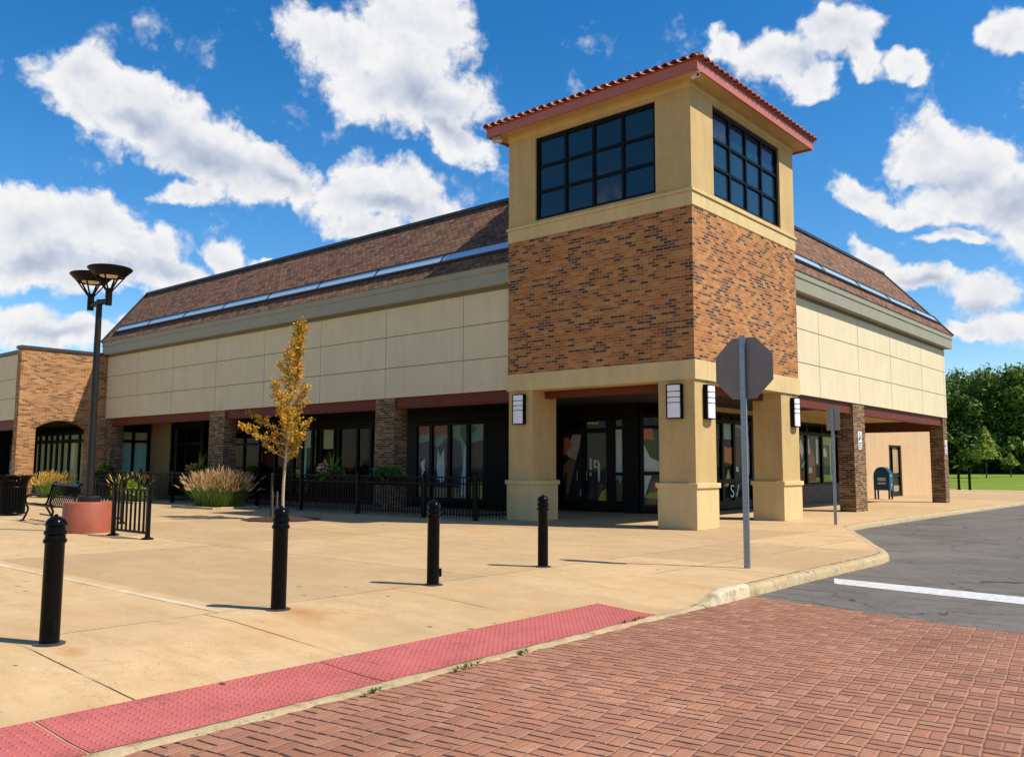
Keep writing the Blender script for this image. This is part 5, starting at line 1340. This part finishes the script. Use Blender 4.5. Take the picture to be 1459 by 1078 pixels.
def bed(name, x0, x1, y0, y1, label):
    root = thing('planting_bed', label, 'planting bed', ((x0 + x1) / 2, (y0 + y1) / 2, 0)); w = (x1 - x0) / 2; d_ = (y1 - y0) / 2
    m = MB(); t = .13
    m.box(-w, w, -d_, -d_ + t, 0, .07); m.box(-w, w, d_ - t, d_, 0, .07); m.box(-w, -w + t, -d_ + t, d_ - t, 0, .07); m.box(w - t, w, -d_ + t, d_ - t, 0, .07); m.build('edging', 'kerb_concrete', root, bev=.01)
    m = MB().box(-w + t, w - t, -d_ + t, d_ - t, 0, .045); m.build('mulch', 'mulch_brown', root)
bed('bed', -18.6, -15.9, -2.95, -1.25, 'concrete edged planting bed under the big tan grass clump')
bed('bed', -24.8, -21.8, -2.75, -1.35, 'concrete edged planting bed under the bright green hedge')

# ------------------------------------------------------------------ young tree in a mulch ring
TREE = Vector((-10.0, -4.35, 0))
m = MB(); n = 40; rnd = random.Random(3)
vs = [(0, 0, .075)]
for rr, z in ((.35, .07), (.7, .05), (1.02, .012)):
    for i in range(n): a = 2 * math.pi * i / n; q_ = rr * (1 + .05 * rnd.gauss(0, 1)); vs.append((q_ * math.cos(a), q_ * math.sin(a), z + .012 * rnd.random()))
m.add(vs, [(0, 1 + i, 1 + (i + 1) % n) for i in range(n)] + [(1 + r_ * n + i, 1 + (r_ + 1) * n + i, 1 + (r_ + 1) * n + (i + 1) % n, 1 + r_ * n + (i + 1) % n) for r_ in range(2) for i in range(n)])
mo = m.build('mulch_ring', 'mulch_brown', at=TREE + Vector((0, 0, .001))); tag(mo, 'ring of red brown mulch round the foot of the young tree', 'mulch')
def young_tree():
    root = thing('young_tree', 'slender young tree with orange and yellow autumn leaves in front of the patio fence', 'tree', TREE)
    rnd = random.Random(5); right = Vector((.756, .655, 0))
    def trunk_at(z):
        t = z / 5.3
        return right * (.02 + .16 * t + .30 * max(0, t - .55) ** 1.2 * 2 - .05 * math.sin(t * 9) * .6) + Vector((0, 0, z))
    m = MB(); path = [trunk_at(5.3 * i / 22) for i in range(23)]
    m.tube(path, [.042 * (1 - .86 * i / 22) + .004 for i in range(23)], 8)
    leaves = MB()
    prof = [(1.85, .42), (2.2, .74), (2.6, .88), (3.0, .82), (3.4, .68), (3.7, .50), (4.0, .34), (4.5, .26), (4.9, .18), (5.2, .08)]
    def rad(z):
        for (a, b), (c, d_) in zip(prof, prof[1:]):
            if a <= z <= c: return b + (d_ - b) * (z - a) / (c - a)
        return .08
    def leafclump(p, n, sp):
        for _ in range(n):
            q_ = p + Vector((rnd.gauss(0, sp), rnd.gauss(0, sp), rnd.gauss(0, sp * .9)))
            d = Vector((rnd.gauss(0, 1), rnd.gauss(0, 1), rnd.gauss(.25, .8))).normalized(); s_ = Vector((rnd.gauss(0, 1), rnd.gauss(0, 1), rnd.gauss(0, 1))).cross(d)
            if s_.length < 1e-3: continue
            s_.normalize(); l = rnd.uniform(.04, .08); w = l * .45
            leaves.add([q_, q_ + d * l * .45 + s_ * w, q_ + d * l, q_ + d * l * .45 - s_ * w], [(0, 1, 2, 3)])
    nb_ = 46
    for i in range(nb_):
        z0 = 1.5 + 3.5 * (i / nb_) ** 1.05; az = i * 2.4 + rnd.uniform(-.5, .5)
        dirh = Vector((math.cos(az), math.sin(az), 0)); zt = min(5.25, z0 + rnd.uniform(.45, .8)); 
        Rr = rad(zt) * rnd.uniform(.45, 1.3) * (1.22 if dirh.dot(right) < 0 else .62)
        a = trunk_at(z0); b = trunk_at(zt) + dirh * Rr
        mid = (a + b) / 2 + dirh * Rr * .12 - Vector((0, 0, .06))
        pts = [a, (a + mid) / 2 + dirh * .02, mid, (mid + b) / 2 + Vector((0, 0, -.02)), b]
        m.tube(pts, [.014, .011, .009, .006, .003], 5)
        Lb = (b - a).length; k = max(3, int(Lb / .10))
        for j in range(k):
            t = .25 + .8 * (j + rnd.random()) / k; p = a.lerp(mid, min(1, t * 2)) if t < .5 else mid.lerp(b, (t - .5) * 2)
            leafclump(p, rnd.randint(11, 20), .043)
        for _ in range(2):
            tw = a.lerp(b, rnd.uniform(.5, .85)); d = Vector((rnd.gauss(0, 1), rnd.gauss(0, 1), .9)).normalized() * rnd.uniform(.14, .30)
            m.tube([tw, tw + d], [.005, .002], 4)
            for j in range(3): leafclump(tw + d * (j + 1) / 3, rnd.randint(6, 11), .032)
    for z in (4.7, 4.9, 5.1, 5.25, 5.33): leafclump(trunk_at(z), 16, .06)
    m.build('trunk', 'bark_tan', root, smooth=True); leaves.build('crown', 'leaf_autumn', root)
young_tree()
def stakes():
    root = thing('tree_guard', 'dark wooden tree stakes standing in the mulch left of the trunk', 'tree guard', TREE)
    right = Vector((.756, .655, 0)); back = Vector((-.655, .756, 0))
    for (r_, b_, h) in ((-.30, .05, 1.25), (-.13, -.05, .75), (-.22, -.18, .75)):
        p = right * r_ + back * b_; m = MB(); m.box(p.x - .022, p.x + .022, p.y - .022, p.y + .022, 0, h); m.build('stake', 'stake_brown', root)
    m = MB(); a, b = right * -.30 + back * .05, right * .06
    m.bar(a + Vector((0, 0, .62)), b + Vector((0, 0, .64)), .012, .02); m.bar(right * -.30 + back * .05 + Vector((0, 0, .2)), right * -.13 - back * .05 + Vector((0, 0, .2)), .02, .03)
    m.build('tie', 'stake_brown', root)
stakes()

# ------------------------------------------------------------------ mailbox
def mailbox():
    root = thing('mailbox', 'blue street mailbox with a rounded top by the peach wall', 'mailbox', (-3.62, 24.2, 0), R(3))
    w, d_, z0, z1 = .36, .30, .42, 1.08   # x half, y half
    prof = [(-w, z0), (-w, z1)] + [(-w * math.cos(math.pi * t / 12), z1 + .42 * math.sin(math.pi * t / 12)) for t in range(1, 12)] + [(w, z1), (w, z0)]
    m = MB(); m.prism(prof, (0, -d_, 0), (1, 0, 0), (0, 0, 1), (0, 2 * d_, 0)); m.build('body', 'mail_blue', root, bev=.015)
    for sx in (-1, 1):
        for sy in (-1, 1):
            q_ = MB(); q_.box(sx * (w - .05) - .035, sx * (w - .05) + .035, sy * (d_ - .05) - .03, sy * (d_ - .05) + .03, 0, z0); q_.build('leg', 'mail_blue', root)
    q_ = MB(); q_.box(-.16, .18, -d_ - .004, -d_ - .001, .86, 1.0); q_.box(-.16, .18, -d_ - .004, -d_ - .001, .70, .78); q_.build('side_label', 'label_grey', root)
    q_ = MB()
    for i in range(5): q_.box(-.12 + i * .055, -.085 + i * .055, -d_ - .0065, -d_ - .0045, .91, .95)
    q_.box(-.13, .14, -d_ - .0065, -d_ - .0045, .73, .745); q_.build('label_print', 'mail_blue', root)
    q_ = MB(); q_.box(w + .001, w + .005, -.10, .06, 1.06, 1.14); q_.box(w + .001, w + .005, -.06, .06, .62, .70); q_.build('front_label', 'label_grey', root)
    q_ = MB(); q_.tube([(w - .02, -.2, 1.24), (w + .05, -.18, 1.22), (w + .05, .18, 1.22), (w - .02, .2, 1.24)], .014, 6); q_.build('pull_handle', 'mail_blue', root)
mailbox()

# ------------------------------------------------------------------ weeds in the kerb joint
def weed(x, y, seed, s_, label):
    root = thing('weed_tuft', label, 'weed', (x, y, -.112), 0, 'small weeds along the kerb joint')
    m = spikes(26, .05 * s_, seed, .004, 1.3); plant_mesh(60, (.16 * s_, .05), .03, .022, seed + 5, 0)
    for i in range(4):
        k = spikes(14, .045 * s_, seed + i, .004, 1.4, (random.uniform(-.03, .03), random.uniform(-.16, .16) * s_)); m.add(k.v, k.f)
    m.build('weed_leaves', 'blade_green', root); root.scale = (1, 1, .6)
weed(5.19, -13.95, 1, .9, 'nearest small weed in the kerb joint by the brick crossing')
weed(5.16, -13.0, 2, 1.3, 'larger weed in the kerb joint midway along the red tactile strip')
weed(5.13, -12.3, 3, .9, 'small weed in the kerb joint past the midpoint of the red tactile strip')
weed(5.00, -10.35, 4, 1.3, 'dark weed at the far tip of the red tactile strip')

# ------------------------------------------------------------------ wood beyond the lawn
def crown(m, rnd, c, rx, ry, rz, n, size):
    lob = [(Vector((rnd.gauss(0, .42) * rx, rnd.gauss(0, .42) * ry, rnd.uniform(-.62, .62) * rz)), rnd.uniform(.30, .52)) for _ in range(15)]
    for i in range(n):
        l, r_ = lob[i % len(lob)]
        d = Vector((rnd.gauss(0, 1), rnd.gauss(0, 1), rnd.gauss(0.1, 1))).normalized()
        k = r_ * (rnd.random() ** .30)
        p = c + l + Vector((d.x * rx * k, d.y * ry * k, d.z * rz * k * .8))
        nrm = (d + Vector((rnd.gauss(0, .7), rnd.gauss(0, .7), rnd.gauss(.3, .7)))).normalized(); a = nrm.orthogonal().normalized(); b = nrm.cross(a)
        ang = rnd.uniform(0, 6.28); a, b = a * math.cos(ang) + b * math.sin(ang), b * math.cos(ang) - a * math.sin(ang)
        s_ = size * rnd.uniform(.5, 1.2)
        m.add([p - a * s_, p + b * s_ * .45 - a * s_ * .2, p + a * s_, p - b * s_ * .5 + a * s_ * .1], [(0, 1, 2, 3)])
def wood_tree(seed, H, rx):
    rnd = random.Random(seed); t = MB(); t.tube([(0, 0, -.6), (.1, 0, H * .3), (-.1, .1, H * .62)], [.28, .22, .1], 8)
    for i in range(6): a = i * 1.1; t.tube([(0, 0, H * (.25 + .06 * i)), (math.cos(a) * rx * .5, math.sin(a) * rx * .5, H * (.45 + .07 * i))], [.09, .03], 5)
    c = MB(); crown(c, rnd, Vector((0, 0, H * .56)), rx, rx, H * .46, 5200, .34)
    return t, c
protos = []
spec = []   # (x px sighting, distance, height)
wd = random.Random(21)
def ground_pt(px, dist):
    d = pixdir(px, 668); h = Vector((d.x, d.y, 0)).normalized(); p = CAMPOS + h * dist; return p.x, p.y
heights = ['tall', 'broad', 'round topped', 'narrow', 'dark', 'leafy']
labs = ['deep green tree of the wood beyond the lawn']
for k, (sd, H, rx) in enumerate(((31, 15.2, 4.6), (32, 14.0, 4.2), (33, 16.0, 5.0))):
    root = thing('wood_tree', 'x', 'tree', (0, 0, 0), 0, 'dark green trees of the wood beyond the lawn')
    t, c = wood_tree(sd, H, rx); t.build('trunk', 'bark_dark', root, smooth=True); c.build('crown', 'leaf_forest', root); protos.append(root)
SIGHT = [(1352, 122, 0, .96), (1366, 128, 1, 1.02), (1385, 119, 2, .93), (1404, 128, 0, 1.02), (1422, 121, 1, 1.06), (1441, 127, 2, .92), (1456, 120, 0, 1.0), (1476, 126, 1, 1.05), (1500, 122, 2, .95), (1530, 126, 0, 1.0), (1330, 126, 2, .92), (1300, 124, 1, .95),
         (1375, 140, 2, 1.05), (1412, 142, 1, 1.18), (1450, 140, 0, 1.14), (1490, 142, 2, 1.05)]
LABT = ['tree of the wood directly beside the far end brick column', 'tree of the wood just left of the pair of posts, behind its neighbours', 'tree of the wood above the pair of black posts', 'tree of the wood straight behind the small bright tree',
        'tree of the wood just right of the small bright tree', 'tree of the wood between the small bright tree and the right edge', 'tree of the wood at the right edge of the photo', 'tree of the wood past the right edge', 'tree of the wood well past the right edge', 'tree of the wood farthest past the right edge',
        'tree of the wood hidden behind the end brick column', 'tree of the wood hidden behind the panelled right wing', 'second row tree of the wood over the pair of posts', 'second row tree of the wood peeping over the small bright tree', 'second row tree of the wood near the right edge', 'second row tree of the wood past the right edge']
used = set()
for i, (px, D, k, s_) in enumerate(SIGHT):
    x, y = ground_pt(px, D); z = .65 + (D - 98) * .014
    o = protos[k] if k not in used else dup(protos[k], (0, 0, 0))
    used.add(k); o.location = (x, y, z); o.rotation_euler = (0, 0, i * 1.7); s_ *= .88; o.scale = (s_, s_, s_); o['label'] = LABT[i]
def small_tree(px, D, H, r_, n, label, seed, leaf='leaf_bright', low=.42):
    x, y = ground_pt(px, D); root = thing('sapling', label, 'tree', (x, y, .58 + max(0, (D - 98)) * .016))
    rnd = random.Random(seed); t = MB(); t.tube([(0, 0, -.2), (.05, 0, H * .5), (0, 0, H * .9)], [.07, .05, .015], 6)
    c = MB()
    for i in range(n):
        h = low + (1 - low) * rnd.random(); rr = r_ * (1 - ((h - low) / (1 - low)) ** 1.3) * rnd.uniform(.2, 1.05) + .05; a = rnd.uniform(0, 6.28)
        p = Vector((rr * math.cos(a), rr * math.sin(a), H * h - .25 * rr)); nrm = Vector((math.cos(a) + rnd.gauss(0, .5), math.sin(a) + rnd.gauss(0, .5), rnd.gauss(.6, .6))).normalized()
        u = nrm.orthogonal().normalized(); v = nrm.cross(u); s_ = rnd.uniform(.08, .2)
        c.add([p - u * s_, p + v * s_ * .6, p + u * s_, p - v * s_ * .6], [(0, 1, 2, 3)])
    t.build('trunk', 'bark_dark', root); c.build('crown', leaf, root)
small_tree(1405, 100, 5.0, 1.6, 1300, 'small bright yellow green tree in front of the dark wood', 41)
small_tree(1440, 104, 2.3, .9, 400, 'tiny bright sapling right of the small bright tree', 42, low=.6)
# under-storey of the wood: one dense mass of shrubs no one could count
ms = MB(); rnd = random.Random(77)
for i in range(60):
    x, y = ground_pt(1290 + i * 4.3, rnd.uniform(117, 130)); crown(ms, rnd, Vector((x, y, 3.4)), 3.2, 3.0, 3.0, 420, .5)
u = ms.build('undergrowth', 'leaf_forest'); tag(u, 'dense dark undergrowth along the foot of the wood', 'undergrowth', None, 'stuff')
